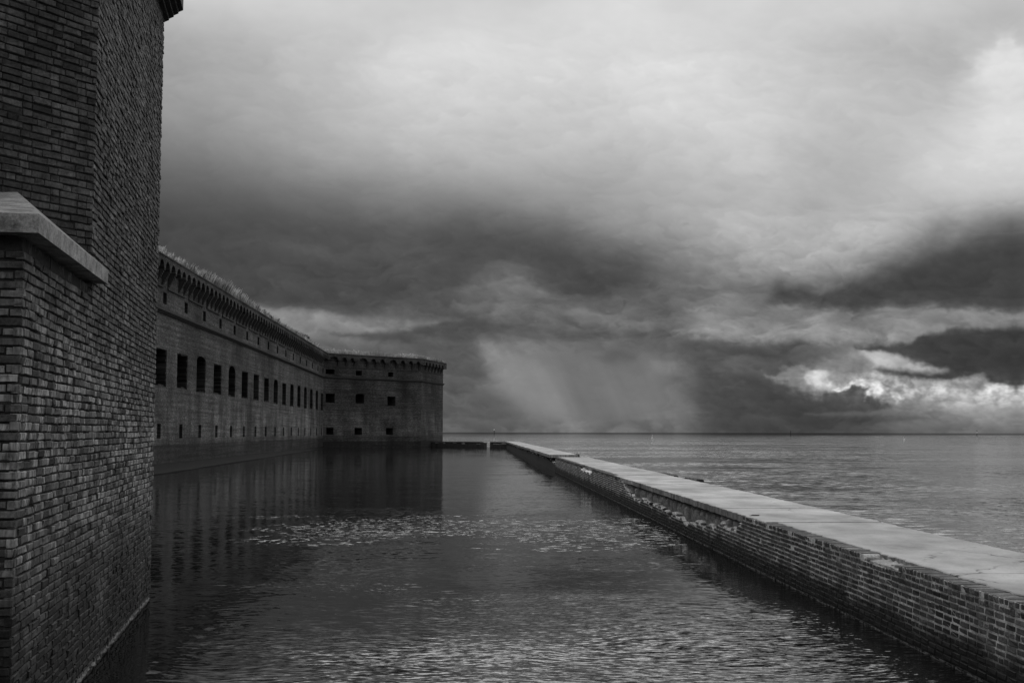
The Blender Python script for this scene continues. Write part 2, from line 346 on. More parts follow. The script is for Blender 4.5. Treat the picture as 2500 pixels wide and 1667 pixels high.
def far_brick(name, base, tz=1.6):
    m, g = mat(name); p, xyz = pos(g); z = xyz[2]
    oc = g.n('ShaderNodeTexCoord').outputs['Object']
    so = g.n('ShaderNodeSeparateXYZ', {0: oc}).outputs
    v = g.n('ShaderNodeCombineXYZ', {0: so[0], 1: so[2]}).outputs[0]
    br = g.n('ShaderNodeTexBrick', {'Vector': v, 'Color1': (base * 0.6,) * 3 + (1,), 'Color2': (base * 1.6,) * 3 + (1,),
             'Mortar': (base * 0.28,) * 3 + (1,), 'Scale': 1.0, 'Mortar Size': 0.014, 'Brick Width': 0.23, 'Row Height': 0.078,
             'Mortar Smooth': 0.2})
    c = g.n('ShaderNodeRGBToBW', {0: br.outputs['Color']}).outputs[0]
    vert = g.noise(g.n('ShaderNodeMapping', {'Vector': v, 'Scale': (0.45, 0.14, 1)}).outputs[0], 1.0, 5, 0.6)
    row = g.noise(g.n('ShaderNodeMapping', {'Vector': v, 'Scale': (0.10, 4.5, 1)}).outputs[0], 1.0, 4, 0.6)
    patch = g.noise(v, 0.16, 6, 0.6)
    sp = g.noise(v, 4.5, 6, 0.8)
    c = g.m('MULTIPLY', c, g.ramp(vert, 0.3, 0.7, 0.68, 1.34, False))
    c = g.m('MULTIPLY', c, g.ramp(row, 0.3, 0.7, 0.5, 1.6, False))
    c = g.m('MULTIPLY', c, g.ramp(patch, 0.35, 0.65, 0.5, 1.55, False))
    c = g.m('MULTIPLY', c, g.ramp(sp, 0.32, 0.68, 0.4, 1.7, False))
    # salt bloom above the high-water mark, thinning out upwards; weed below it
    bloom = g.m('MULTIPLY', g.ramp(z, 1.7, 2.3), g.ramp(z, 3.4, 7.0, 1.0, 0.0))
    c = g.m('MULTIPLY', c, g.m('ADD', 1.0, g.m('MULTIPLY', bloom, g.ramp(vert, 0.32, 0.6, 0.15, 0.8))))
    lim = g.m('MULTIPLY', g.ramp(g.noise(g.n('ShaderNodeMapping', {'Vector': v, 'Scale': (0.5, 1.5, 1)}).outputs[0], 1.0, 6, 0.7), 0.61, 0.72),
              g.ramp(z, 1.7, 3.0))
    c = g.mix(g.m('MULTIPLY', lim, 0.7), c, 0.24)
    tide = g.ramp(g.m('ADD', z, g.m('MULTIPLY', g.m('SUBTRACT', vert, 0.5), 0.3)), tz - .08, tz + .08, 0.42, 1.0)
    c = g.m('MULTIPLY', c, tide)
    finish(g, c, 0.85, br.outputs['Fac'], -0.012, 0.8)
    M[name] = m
far_brick('brick_curtain', 0.096)
far_brick('brick_tower', 0.066, 1.05)
far_brick('brick_jamb_shaded', 0.03)  # same brick darkened: shade inside the openings put into its colour

def plain(name, base, var=0.3, sc=6.0, rough=0.85, bump=0.01, spec=0.3):
    m, g = mat(name); p, xyz = pos(g)
    f1 = g.noise(p, sc, 6, 0.65); f2 = g.noise(p, sc * 9, 4, 0.7)
    c = g.m('MULTIPLY', g.ramp(f1, 0.3, 0.7, 1 - var, 1 + var, False), base)
    c = g.m('MULTIPLY', c, g.ramp(f2, 0.3, 0.7, 1 - var * 0.7, 1 + var * 0.7, False))
    finish(g, c, rough, g.m('ADD', f1, g.m('MULTIPLY', f2, 0.4)), bump, 0.8, spec)
    M[name] = m
plain('cap_stone', 0.29, 0.6, 5, 0.9, 0.02)
plain('trim_brick', 0.050, 0.35, 5)
plain('painted_dark', 0.008, 0.4, 4)  # near-black colour standing in for the unlit interior behind the openings
plain('weedy_stone', 0.014, 0.6, 2.5, 0.9, 0.01, 0.1)
plain('lime_rubble', 0.55, 0.6, 9, 0.95, 0.03)
plain('old_concrete', 0.32, 0.5, 5, 0.9, 0.03)
plain('dark_rubble', 0.05, 0.4, 6, 0.8, 0.03)
plain('earth', 0.22, 0.5, 2)
plain('white_paint', 0.75, 0.08, 2, 0.5)
plain('dark_paint', 0.03, 0.3, 2, 0.6)

m, g = mat('slab_concrete'); p, xyz = pos(g); t = tone_of(g)
st1 = g.noise(g.scale(p, 0.9, 0.55, 1), 1.0, 6, 0.62); f2 = g.noise(p, 26, 5, 0.7)
spot = g.ramp(g.noise(g.scale(p, 1.0, 1.6, 1), 2.2, 4, .6), 0.64, 0.74)
c = g.m('MULTIPLY', g.m('MULTIPLY', t, 0.56), g.ramp(st1, 0.3, 0.72, 0.52, 1.25, False))
c = g.m('MULTIPLY', c, g.ramp(f2, 0.3, 0.7, 0.88, 1.1, False))
c = g.mix(g.m('MULTIPLY', spot, 0.5), c, 0.14)
crk = g.n('ShaderNodeTexVoronoi', {'Vector': g.n('ShaderNodeVectorMath', {0: g.scale(p, 0.55, 0.28, 1), 1: g.n('ShaderNodeVectorMath', {0: g.noise(p, 3.0, 4, .6, 0, True), 'Scale': 0.16}, operation='SCALE').outputs[0]}, operation='ADD').outputs[0], 'Scale': 1.0}, feature='DISTANCE_TO_EDGE').outputs['Distance']
crk = g.m('MULTIPLY', g.ramp(crk, 0.0, 0.012, 1.0, 0.0), g.ramp(g.noise(p, 0.5, 3), 0.5, 0.6))
c = g.m('MULTIPLY', c, g.m('SUBTRACT', 1.0, g.m('MULTIPLY', crk, 0.6)))
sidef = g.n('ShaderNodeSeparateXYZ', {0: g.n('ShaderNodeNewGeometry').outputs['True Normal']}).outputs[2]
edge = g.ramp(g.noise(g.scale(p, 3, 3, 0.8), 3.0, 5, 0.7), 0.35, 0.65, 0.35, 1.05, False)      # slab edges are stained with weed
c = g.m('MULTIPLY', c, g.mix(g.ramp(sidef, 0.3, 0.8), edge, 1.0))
finish(g, c, 0.9, g.m('ADD', f2, st1), 0.006, 0.7); M['slab'] = m

m, g = mat('grass'); t = tone_of(g); p, xyz = pos(g)
c = g.m('MULTIPLY', t, g.ramp(g.noise(p, 0.35, 4), 0.35, 0.65, 0.6, 1.3, False))
finish(g, c, 0.8); M['grass'] = m
m, g = mat('leaf'); t = tone_of(g); finish(g, g.m('MULTIPLY', t, 0.06), 0.7); M['leaf'] = m

# water: facets of small waves given as slopes
def water(name, build, body):
    m, g = mat(name); p, xyz = pos(g)
    sxs, sys = build(g, p, xyz)
    nrm = g.n('ShaderNodeVectorMath', {0: g.n('ShaderNodeCombineXYZ', {0: sxs, 1: sys, 2: 1.0}).outputs[0]}, operation='NORMALIZE').outputs[0]
    pr = g.n('ShaderNodeBsdfPrincipled', {'Base Color': g.grey(body(g, xyz)), 'Roughness': 0.03, 'IOR': 1.333,
             'Specular IOR Level': 0.5, 'Normal': nrm})
    sh = pr.outputs[0]
    if name == 'sea_water':          # open water farther out: wave self-shading painted in as dark diffuse, stronger with distance
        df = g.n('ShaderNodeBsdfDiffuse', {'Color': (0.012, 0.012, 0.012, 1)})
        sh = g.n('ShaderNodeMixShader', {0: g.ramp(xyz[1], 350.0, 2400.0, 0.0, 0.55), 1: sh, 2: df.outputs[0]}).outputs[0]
    g.out(sh); M[name] = m
def slopes(g, vec, sc, det, rough=0.5, dist=0.0):
    c = g.n('ShaderNodeSeparateColor', {0: g.noise(vec, sc, det, rough, dist, True)}).outputs
    return g.m('SUBTRACT', c[0], 0.5), g.m('SUBTRACT', c[1], 0.5)
def add2(g, pairs):
    x = y = None
    for (a, b), w in pairs:
        a = g.m('MULTIPLY', a, w); b = g.m('MULTIPLY', b, w)
        x = a if x is None else g.m('ADD', x, a); y = b if y is None else g.m('ADD', y, b)
    return x, y
def moat_b(g, p, xyz):
    Y = xyz[1]
    warp = g.n('ShaderNodeVectorMath', {0: p, 1: g.n('ShaderNodeVectorMath', {0: g.noise(p, 0.35, 2, .5, 0, True), 1: (1.6, 1.6, 0)}, operation='MULTIPLY').outputs[0]}, operation='ADD').outputs[0]
    fine = slopes(g, g.scale(warp, 5.5, 25.0, 1), 1.0, 3.0, 0.55)
    fine2 = slopes(g, g.scale(p, 13.0, 44.0, 1, (3, 7, 0)), 1.0, 2.0, 0.55)
    mid = slopes(g, g.scale(warp, 4.6, 9.0, 1, (11, 2, 0)), 1.0, 3.0, 0.6)
    swell = slopes(g, g.scale(p, 0.35, 0.8, 1), 1.0, 2.0)
    wide = g.noise(g.scale(p, 0.16, 0.34, 1), 1.0, 4, 0.6)
    gust = g.ramp(wide, 0.46, 0.64)
    YY = g.m('ADD', Y, g.m('MULTIPLY', g.m('SUBTRACT', g.noise(g.scale(p, 0.22, 0.3, 1), 1.0, 4, .6), 0.5), 12.0))
    YN = g.m('SUBTRACT', YY, g.m('MULTIPLY', xyz[0], 0.7))                 # ruffled water reaches farther out on the right
    near = g.ramp(YN, 11.5, 20.0, 1.0, 0.0)
    band = g.m('MULTIPLY', g.ramp(YY, 25.5, 30.5), g.ramp(YY, 30.5, 38.5, 1.0, 0.0))
    lee = g.ramp(g.m('ADD', xyz[0], g.m('ADD', g.m('MULTIPLY', Y, 0.19), g.m('MULTIPLY', g.m('SUBTRACT', wide, 0.5), 7.0))), -2.2, 1.6, 0.0, 1.0)       # smooth water close under the bastion
    # short steep wavelets: only the crests stand up
    crest = g.ramp(mid[1], 0.055, 0.20, 0.0, 1.0)
    ampn = g.m('MULTIPLY', g.m('ADD', g.m('MULTIPLY', near, 0.80), g.m('MULTIPLY', gust, 0.10)), lee)
    ampm = g.m('MULTIPLY', g.m('ADD', g.m('MULTIPLY', band, 0.50), g.m('MULTIPLY', gust, 0.10)), lee)
    ampm = g.m('MULTIPLY', ampm, g.ramp(Y, 34.0, 62.0, 1.0, 0.10))
    calm = g.ramp(Y, 40.0, 90.0, 0.09, 0.04)
    sx1, sy1 = add2(g, [(fine, ampn), (fine2, g.m('MULTIPLY', ampn, 0.6)), (mid, g.m('ADD', calm, 0.02)), (swell, 0.03)])
    return sx1, g.m('SUBTRACT', sy1, g.m('MULTIPLY', crest, ampm))
def sea_b(g, p, xyz):
    a = slopes(g, g.scale(p, 1.8, 3.6, 1), 1.0, 4.0, 0.6)
    b = slopes(g, g.scale(p, 0.16, 0.30, 1), 1.0, 2.0)
    gust = g.noise(g.scale(p, 0.012, 0.05, 1), 1.0, 4, 0.6)
    amp = g.m('MULTIPLY', g.ramp(gust, 0.36, 0.62, 0.25, 1.8), g.ramp(xyz[1], 250.0, 1300.0, 1.0, 0.02))
    fx_, fy_ = add2(g, [(a, amp), (b, g.ramp(xyz[1], 250.0, 1200.0, 0.3, 0.0))])
    return fx_, fy_
water('moat_water', moat_b, lambda g, q: g.m('ADD', 0.008, 0.0))
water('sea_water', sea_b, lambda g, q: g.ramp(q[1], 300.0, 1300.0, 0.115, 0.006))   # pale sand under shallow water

# ------------------------------------------------------------------ mesh helpers
class MB:
    def __init__(s): s.v, s.f, s.t = [], [], []
    def add(s, vs, fs, tone=1.0):
        o = len(s.v); s.v += [tuple(v) for v in vs]
        s.f += [tuple(i + o for i in f) for f in fs]; s.t += [tone] * len(vs)
    def box(s, x0, x1, y0, y1, z0, z1, tone=1.0):
        s.add([(x0, y0, z0), (x1, y0, z0), (x1, y1, z0), (x0, y1, z0), (x0, y0, z1), (x1, y0, z1), (x1, y1, z1), (x0, y1, z1)],
              [(3, 2, 1, 0), (4, 5, 6, 7), (0, 1, 5, 4), (1, 2, 6, 5), (2, 3, 7, 6), (3, 0, 4, 7)], tone)
    def prism(s, poly, z0, z1, tone=1.0):
        n = len(poly)
        s.add([(x, y, z0) for x, y in poly] + [(x, y, z1) for x, y in poly],
              [tuple(range(n))[::-1], tuple(range(n, 2 * n))] + [(i, (i + 1) % n, n + (i + 1) % n, n + i) for i in range(n)], tone)
    def mesh(s, name, m):
        me = bpy.data.meshes.new(name); me.from_pydata(s.v, [], s.f)
        a = me.attributes.new('tone', 'FLOAT', 'POINT'); a.data.foreach_set('value', np.array(s.t, np.float32))
        me.materials.append(M[m]); me.update()
        return me
def frame(ox, oy, dx, dy):
    l = math.hypot(dx, dy); dx, dy = dx / l, dy / l
    return Matrix(((dx, -dy, 0, ox), (dy, dx, 0, oy), (0, 0, 1, 0), (0, 0, 0, 1)))
def root(name, fr, label, cat, group=None):
    o = bpy.data.objects.new(name, None); COL.objects.link(o); o.matrix_world = fr; o['M'] = 0; del o['M']
    o['label'] = label; o['category'] = cat; o['kind'] = 'thing'
    if group: o['group'] = group
    o.empty_display_size = 0.5; FR[o.name] = fr.copy()
    return o
FR = {}
def child(name, me, parent, fr=None, color=None, kind=None, label=None):
    o = bpy.data.objects.new(name, me); COL.objects.link(o)
    if parent is not None:
        o.parent = parent
        if fr is not None:
            o.matrix_local = FR[parent.name].inverted() @ fr if parent.name in FR else fr
    elif fr is not None: o.matrix_world = fr
    if color is not None: o.color = (color, color, color, 1)
    if kind: o['kind'] = kind
    if label: o['label'] = label
    return o
def thing(name, me, label, cat, fr=None, group=None, kind=None):
    o = child(name, me, None, fr); o['label'] = label; o['category'] = cat
    if group: o['group'] = group
    if kind: o['kind'] = kind
    return o
def struct(name, me):
    o = child(name, me, None); o['kind'] = 'structure'; return o

def brick_geo(w, h, d, bev, jit, r):
    """brick with a worn front: x 0..w, y 0 = front and -d = back, z 0..h"""
    j = lambda k=1.0: r.uniform(-jit, jit) * k
    v = [(0, -d, 0), (w, -d, 0), (w, -d, h), (0, -d, h)]
    v += [(j(.3), -bev + j(.3), j(.3)), (w + j(.3), -bev + j(.3), j(.3)), (w + j(.3), -bev + j(.3), h + j(.3)), (j(.3), -bev + j(.3), h + j(.3))]
    b = bev
    v += [(b + j(), j(), b * .8 + j(.6)), (w - b + j(), j(), b * .8 + j(.6)), (w - b + j(), j(), h - b * .8 + j(.6)), (b + j(), j(), h - b * .8 + j(.6))]
    f = [(8, 9, 10, 11)]
    for i in range(4):
        k = (i + 1) % 4
        f += [(i, k, 4 + k, 4 + i), (4 + i, 4 + k, 8 + k, 8 + i)]
    return v, f

camf = np.array(cam.matrix_world)
def project(P):
    d = Vector(P) - Vector((0, 0, EYE)); z = d.dot(fwd)
    if z < 0.2: return None
    return 1250 + F_PX * d.dot(right) / z, 833.5 - F_PX * d.dot(upv) / z, z

def lay_bricks(parent, fr, sgn, bricks, matname, limit, tmpl, name='brick', cov='brickwork', r=rnd):
    """bricks: list of (x0, w, z0, h, proud, tone, rot). sgn: +1 outward is +y, -1 outward is -y.
    The ones showing largest become parts of their own, the rest one part."""
    flip = Matrix(((1, 0, 0, 0), (0, sgn, 0, 0), (0, 0, 1, 0), (0, 0, 0, 1)))
    area = []
    for i, (x0, w, z0, h, pr, tn) in enumerate(bricks):
        q = [project(fr @ Vector((x, sgn * pr, z))) for x, z in ((x0, z0), (x0 + w, z0), (x0 + w, z0 + h), (x0, z0 + h))]
        if any(k is None for k in q): area.append((0, i)); continue
        a = 0.5 * abs(sum(q[k][0] * q[(k + 1) % 4][1] - q[(k + 1) % 4][0] * q[k][1] for k in range(4)))
        cx, cy = sum(k[0] for k in q) / 4, sum(k[1] for k in q) / 4
        inside = -8 < cx < 2508 and -8 < cy < 1675
        area.append((a if inside else 0, i))
    return area, flip

def place_bricks(parent, groups, limit, tmpls, rest_name, matname, name='brick'):
    allb = []
    for gi, (fr, sgn, bricks) in enumerate(groups):
        area, flip = lay_bricks(parent, fr, sgn, bricks, matname, limit, tmpls)
        for a, i in area: allb.append((a, gi, i))
    allb.sort(reverse=True)
    pick = set((gi, i) for a, gi, i in allb[:limit] if a > 0)
    rest = MB(); inv = FR[parent.name].inverted()
    for gi, (fr, sgn, bricks) in enumerate(groups):
        loc = inv @ fr
        for i, (x0, w, z0, h, pr, tn) in enumerate(bricks):
            tm = tmpls[rnd.randrange(len(tmpls))]
            mtx = loc @ Matrix.Translation((x0, sgn * pr, z0)) @ Matrix(((w, 0, 0, 0), (0, sgn, 0, 0), (0, 0, h, 0), (0, 0, 0, 1)))
            if (gi, i) in pick:
                o = bpy.data.objects.new(name, tm['me']); COL.objects.link(o); o.parent = parent
                o.matrix_local = mtx; o.color = (tn, tn, tn, 1)
            else:
                rest.add([mtx @ Vector(v) for v in tm['v']], tm['f'], tn)
    if rest.v:
        child(rest_name, rest.mesh(rest_name, matname), parent, kind='stuff')

def templates(n, d, bev, jit, matname, seed, asp=2.9):
    out = []; r = random.Random(seed)
    for k in range(n):
        # unit brick scaled to its place; bevels given for a mid-sized brick
        v, f = brick_geo(1.0, 1.0, d, bev, 0.0, r)
        vv = []
        for i, (x, y, z) in enumerate(v):
            if i >= 8:
                bx, bz = bev / 0.17, bev / 0.06
                x = bx if x < .5 else 1 - bx; z = bz if z < .5 else 1 - bz
                x += r.uniform(-jit, jit) / 0.17; z += r.uniform(-jit, jit) / 0.09; y = r.uniform(-jit, jit) * 1.2
            elif i >= 4:
                x += r.uniform(-jit, jit) * .3 / 0.17; z += r.uniform(-jit, jit) * .3 / 0.07
            vv.append((x, y, z))
        mb = MB(); mb.add(vv, f, 1.0)
        out.append({'v': vv, 'f': f, 'me': mb.mesh('brick', matname)})
    return out

def flemish(x0, x1, z0, z1, course, joint_b, joint_h, skip=None, proud=0.004, tone=(0.55, 1.5), st=0.215, hd=0.102, header_rows=None, r=rnd, base_p=0.0, spall=0.0):
    out = []; n = int(round((z1 - z0) / course))
    for k in range(n):
        zb = z0 + k * course
        x = x0 - ((k * 0.083) % 0.33 if k % 2 == 0 else 0.165 + (k * 0.05) % 0.1)
        alt = k % 2
        row = header_rows(k, n) if header_rows else 'f'
        while x < x1:
            if row == 'h': w = hd
            elif row == 's': w = st
            else: w = st if alt else hd
            alt = 1 - alt
            w *= r.uniform(0.96, 1.04)
            a, b = max(x, x0), min(x + w, x1)
            if b - a > 0.03 and not (skip and skip(a, b, zb, zb + course)):
                out.append((a, b - a, zb + joint_b * 0.5 + r.uniform(-.0035, .0035) + .006 * math.sin(x * 1.9 + k * .7) * math.sin(k * .31 + x * .6), course - joint_b + r.uniform(-.006, .004),
                            -r.uniform(.012, .017) if r.random() < spall else base_p + abs(r.gauss(0, proud)) if base_p else r.gauss(0, proud), r.uniform(*tone) * (1.7 if r.random() < .05 else 1)))
            x += w + joint_h
    return out

# ================================================================== water
mb = MB(); R_ = 26000.0
mb.add([(R_ * math.cos(a), R_ * math.sin(a), -0.006) for a in np.linspace(0, 2 * math.pi, 65)[:-1]], [tuple(range(64))])
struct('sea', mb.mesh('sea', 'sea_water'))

# ================================================================== near bastion
PC = Vector((-3.85, 9.29, 0)); E_ = Vector((-.183, .983, 0)).normalized(); N_ = Vector((E_.y, -E_.x, 0))
F_R = frame(PC.x, PC.y, E_.x, E_.y)                  # right-hand face, x along it away from the camera, outward = -y
AR_S, END_S = 3.16, 9.47
ARP = PC + E_ * AR_S; ENDP = PC + E_ * END_S
LD = Vector((-math.sin(math.radians(32)), -math.cos(math.radians(32)), 0))
FLD = Vector((-.75, .66, 0)).normalized()
near = root('bastion', F_R, 'towering dark brick bastion close at the left edge with a stone capped buttress', 'fort bastion')
RI = F_R.inverted()
def to_r(v): q = RI @ Vector(v); return (q.x, q.y)
# wall cores (mortar lies 1.8 cm behind the brick faces)
def inset_poly(poly, d):
    n = len(poly); out = []
    for i in range(n):
        p0, p1, p2 = Vector(poly[i - 1]), Vector(poly[i]), Vector(poly[(i + 1) % n])
        a = (p1 - p0).normalized(); b = (p2 - p1).normalized()
        na, nb = Vector((-a.y, a.x)), Vector((-b.y, b.x))
        bis = (na + nb); bis = bis / max(bis.dot(na), 0.2)
        out.append((p1.x + bis.x * d, p1.y + bis.y * d))
    return out
flank_end = ENDP + FLD * 23.2
left_far = ARP + LD * 9.0
up_poly = [(ARP + LD * 9)[:2], ARP[:2], ENDP[:2], flank_end[:2], (flank_end.x - 8, flank_end.y - 4), (left_far.x - 12, left_far.y + 6)]
up_poly = [tuple(p) for p in up_poly]
mb = MB(); ip = inset_poly(up_poly, 0.018)
mb.prism([to_r((x, y, 0)) for x, y in ip], -1.5, 14.4)
child('wall', mb.mesh('wall', 'mortar_dark'), near)
FRD = -N_                                               # pier front runs from its corner to the left
PW = 2.95
pf = [PC - N_ * PW, PC, PC + E_ * (AR_S + .5), PC + E_ * (AR_S + 1.2) - N_ * PW]
mb = MB(); ip = inset_poly([tuple(p[:2]) for p in pf], 0.018)
mb.prism([to_r((x, y, 0)) for x, y in ip], -1.5, 4.06)
child('buttress', mb.mesh('buttress', 'mortar_dark'), near)
C0 = 0.075; ZT = 3.96
def sk_right(a, b, z0, z1): return a < AR_S - 0.02 and z1 > ZT + 0.01 and z0 > ZT - 0.03
zbase = ZT - 53 * C0
right_b = []
right_b += flemish(0.0, END_S, zbase, zbase + 53 * C0, C0, 0.014, 0.008, tone=(0.38, 1.9), spall=.012)
right_b += flemish(AR_S, END_S, ZT, ZT + 69 * C0, C0, 0.015, 0.009, tone=(0.35, 2.0), spall=.012)
F_L = frame((ARP + LD * 4.2).x, (ARP + LD * 4.2).y, -LD.x, -LD.y)          # left face, outward = -y
left_b = flemish(0.0, 4.2, ZT, ZT + 62 * C0, C0, 0.015, 0.008, tone=(0.5, 1.5), spall=.01)
PFO = PC - N_ * PW
F_P = frame(PFO.x, PFO.y, N_.x, N_.y)
def alt_rows(k, n): return 's' if k % 2 else 'f'
front_b = flemish(0.0, PW, zbase, zbase + 53 * C0, C0, 0.017, 0.012, tone=(0.55, 1.3), header_rows=alt_rows, proud=0.006)
# squint bricks round the two arrises
T_B = templates(24, 0.06, 0.0065, 0.0048, 'brick_bastion', 5)
# the band of bricks on edge under the cap
band = []
x = 0.03
while x < AR_S + .05:
    band.append((x, 0.062, ZT + 0.006, 0.112, -0.022 + rnd.gauss(0, .004), rnd.uniform(.5, 1.1))); x += 0.072
bandf = []
x = 0.0
while x < PW - .06:
    bandf.append((x, 0.10, ZT + 0.006, 0.112, -0.022 + rnd.gauss(0, .004), rnd.uniform(.5, 1.1))); x += 0.112
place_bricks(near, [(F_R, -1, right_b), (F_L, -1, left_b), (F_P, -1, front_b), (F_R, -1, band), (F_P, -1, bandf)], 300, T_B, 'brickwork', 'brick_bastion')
# sloping stone cap, hipped at its outer corner; df = distance from its front edge, dr = from its right edge
OH = 0.13
def capz(df, dr): return 4.235 + 0.010 * df + min(0.245 * df, 0.87 * dr)
def cap_pt(df, dr, z): return (df - OH, -(OH - dr) , z)
def cap_stone(polys, outline):
    mb = MB()
    for poly in polys:
        mb.add([cap_pt(df, dr, capz(df, dr)) for df, dr in poly], [tuple(range(len(poly)))])
    n = len(outline)
    zb = lambda df: 4.085 + 0.010 * df
    vs = [cap_pt(df, dr, zb(df)) for df, dr in outline] + [cap_pt(df, dr, capz(df, dr)) for df, dr in outline]
    mb.add(vs, [(i, (i + 1) % n, n + (i + 1) % n, n + i) for i in range(n)] + [tuple(range(n))[::-1]])
    return mb.mesh('cap_stone', 'cap_stone')
kq = 0.245 / 0.87
J = 1.10; ENDC = AR_S + OH + 0.30
child('cap_stone', cap_stone([[(0, 0), (J, 0), (J, J * kq)], [(0, 0), (J, J * kq), (J, 1.5), (0, 1.5)]],
                             [(0, 0), (J, 0), (J, J * kq), (J, 1.5), (0, 1.5)]), near)
j2 = J + .006
child('cap_stone', cap_stone([[(j2, 0), (ENDC, 0), (ENDC, ENDC * kq), (j2, j2 * kq)], [(j2, j2 * kq), (ENDC, ENDC * kq), (ENDC, 1.5), (j2, 1.5)]],
                             [(j2, 0), (ENDC, 0), (ENDC, ENDC * kq), (ENDC, 1.5), (j2, 1.5), (j2, j2 * kq)]), near)
child('cap_stone', cap_stone([[(0, 1.506), (1.6, 1.506), (1.6, 3.2), (0, 3.2)]], [(0, 1.506), (1.6, 1.506), (1.6, 3.2), (0, 3.2)]), near)
child('cap_stone', cap_stone([[(1.606, 1.506), (3.6, 1.506), (3.6, 3.2), (1.606, 3.2)]], [(1.606, 1.506), (3.6, 1.506), (3.6, 3.2), (1.606, 3.2)]), near)
# corbelled cordon high on the right-hand face, each course stepping out
for k in range(4):
    mb = MB(); o = 0.07 * (k + 1)
    poly = [ARP + LD * 9, ARP, ENDP, flank_end]
    ring = inset_poly(up_poly, -o)[:4]
    inner = inset_poly(up_poly, 0.3)[:4]
    pl = [to_r((x, y, 0)) for x, y in ring] + [to_r((x, y, 0)) for x, y in inner[::-1]]
    z0 = 9.12 + k * 0.068
    for i in range(3):
        q = [pl[i], pl[i + 1], pl[7 - i - 1], pl[7 - i]]
        mb.prism(q, z0 + 0.003, z0 + 0.066 if k < 3 else z0 + 0.22)
    child('corbel_course', mb.mesh('corbel_course', 'trim_brick'), near)

def fringe(parent, fr, s0, s1, sgn, seed, wid, hh=.012):
    r = random.Random(seed); mb = MB(); n = int((s1 - s0) / .12); vs = []
    for i in range(n + 1):
        x = s0 + (s1 - s0) * i / n; w = max(.008, r.gauss(wid, wid * .5)); h = max(-.02, r.gauss(0, hh))
        vs += [(x, -sgn * .02, h + .012), (x, sgn * w * .4, h + r.uniform(0, .006)), (x, sgn * w, -.05)]
    mb.add(vs, [(3 * i + j, 3 * i + 3 + j, 3 * i + 4 + j, 3 * i + 1 + j) for i in range(n) for j in range(2)])
    child('barnacle_crust', mb.mesh('barnacle_crust', 'barnacle'), parent, fr)
plain('barnacle', 0.11, 0.95, 6, 0.8, 0.02)
fringe(near, F_R, 0, END_S, -1, 5, .03)
fringe(near, F_P, 0, PW, -1, 6, .03)
# ================================================================== curtain wall
CA = math.atan(-130 / 2900.0)
CD = Vector((math.sin(CA), math.cos(CA), 0)); CO = Vector((-21.4, 0, 0))
F_C = frame(CO.x, CO.y, CD.x, CD.y)                    # outward = -y
curt = root('curtain_wall', F_C, 'long brick fort wall with a row of dark gun openings between the two bastions', 'fort wall')
T0, T1 = 34.0, 188.35
CORN, STR, TOP = 11.36, 12.95, 15.0
WIN = [85.2 + 6.75 * k for k in range(-3, 16)]
arched = {2, 4, 8, 10, 11, 12, 13, 14}

def facade(holes, x0, x1, z0, z1, deep=0.0):
    """front face at y=0 with rectangular holes (xa, xb, za, zb)"""
    mb = MB(); xs = sorted({x0, x1} | {h[0] for h in holes} | {h[1] for h in holes})
    for a, b in zip(xs[:-1], xs[1:]):
        mid = (a + b) / 2
        hs = sorted([(h[2], h[3]) for h in holes if h[0] < mid < h[1]])
        z = z0
        for ha, hb in hs + [(z1, z1)]:
            if ha > z: mb.add([(a, 0, z), (b, 0, z), (b, 0, ha), (a, 0, ha)], [(0, 1, 2, 3)])
            z = max(z, hb)
    return mb
def opening(mb, xa, xb, za, zb, depth, arch=0.0, n=8):
    """reveal of a hole behind a face at y=0 (inward = +y) with a closed back; arch fills the top corners"""
    mb.add([(xa, 0, za), (xb, 0, za), (xb, 0, zb), (xa, 0, zb), (xa, depth, za), (xb, depth, za), (xb, depth, zb), (xa, depth, zb)],
           [(0, 1, 5, 4), (1, 2, 6, 5), (2, 3, 7, 6), (3, 0, 4, 7)])
    if arch > 0:
        w = xb - xa
        for i in range(n):
            u0, u1 = i / n, (i + 1) / n
            c = lambda u: zb - arch * (1 - math.sqrt(max(0, 1 - (2 * u - 1) ** 2)))
            p = [(xa + w * u0, c(u0)), (xa + w * u1, c(u1))]
            if zb - min(p[0][1], p[1][1]) < 1e-4: continue
            vs = [(p[0][0], 0.004, p[0][1]), (p[1][0], 0.004, p[1][1]), (p[1][0], 0.004, zb), (p[0][0], 0.004, zb),
                  (p[0][0], 0.5, p[0][1]), (p[1][0], 0.5, p[1][1])]
            mb.add(vs, [(0, 1, 2, 3), (0, 4, 5, 1)])
def painted_dark(xa, xb, za, zb, depth):  # sheet closing an opening, its interior darkness painted on
    mb = MB(); mb.add([(xa, depth, za), (xb, depth, za), (xb, depth, zb), (xa, depth, zb)], [(0, 1, 2, 3)]); return mb

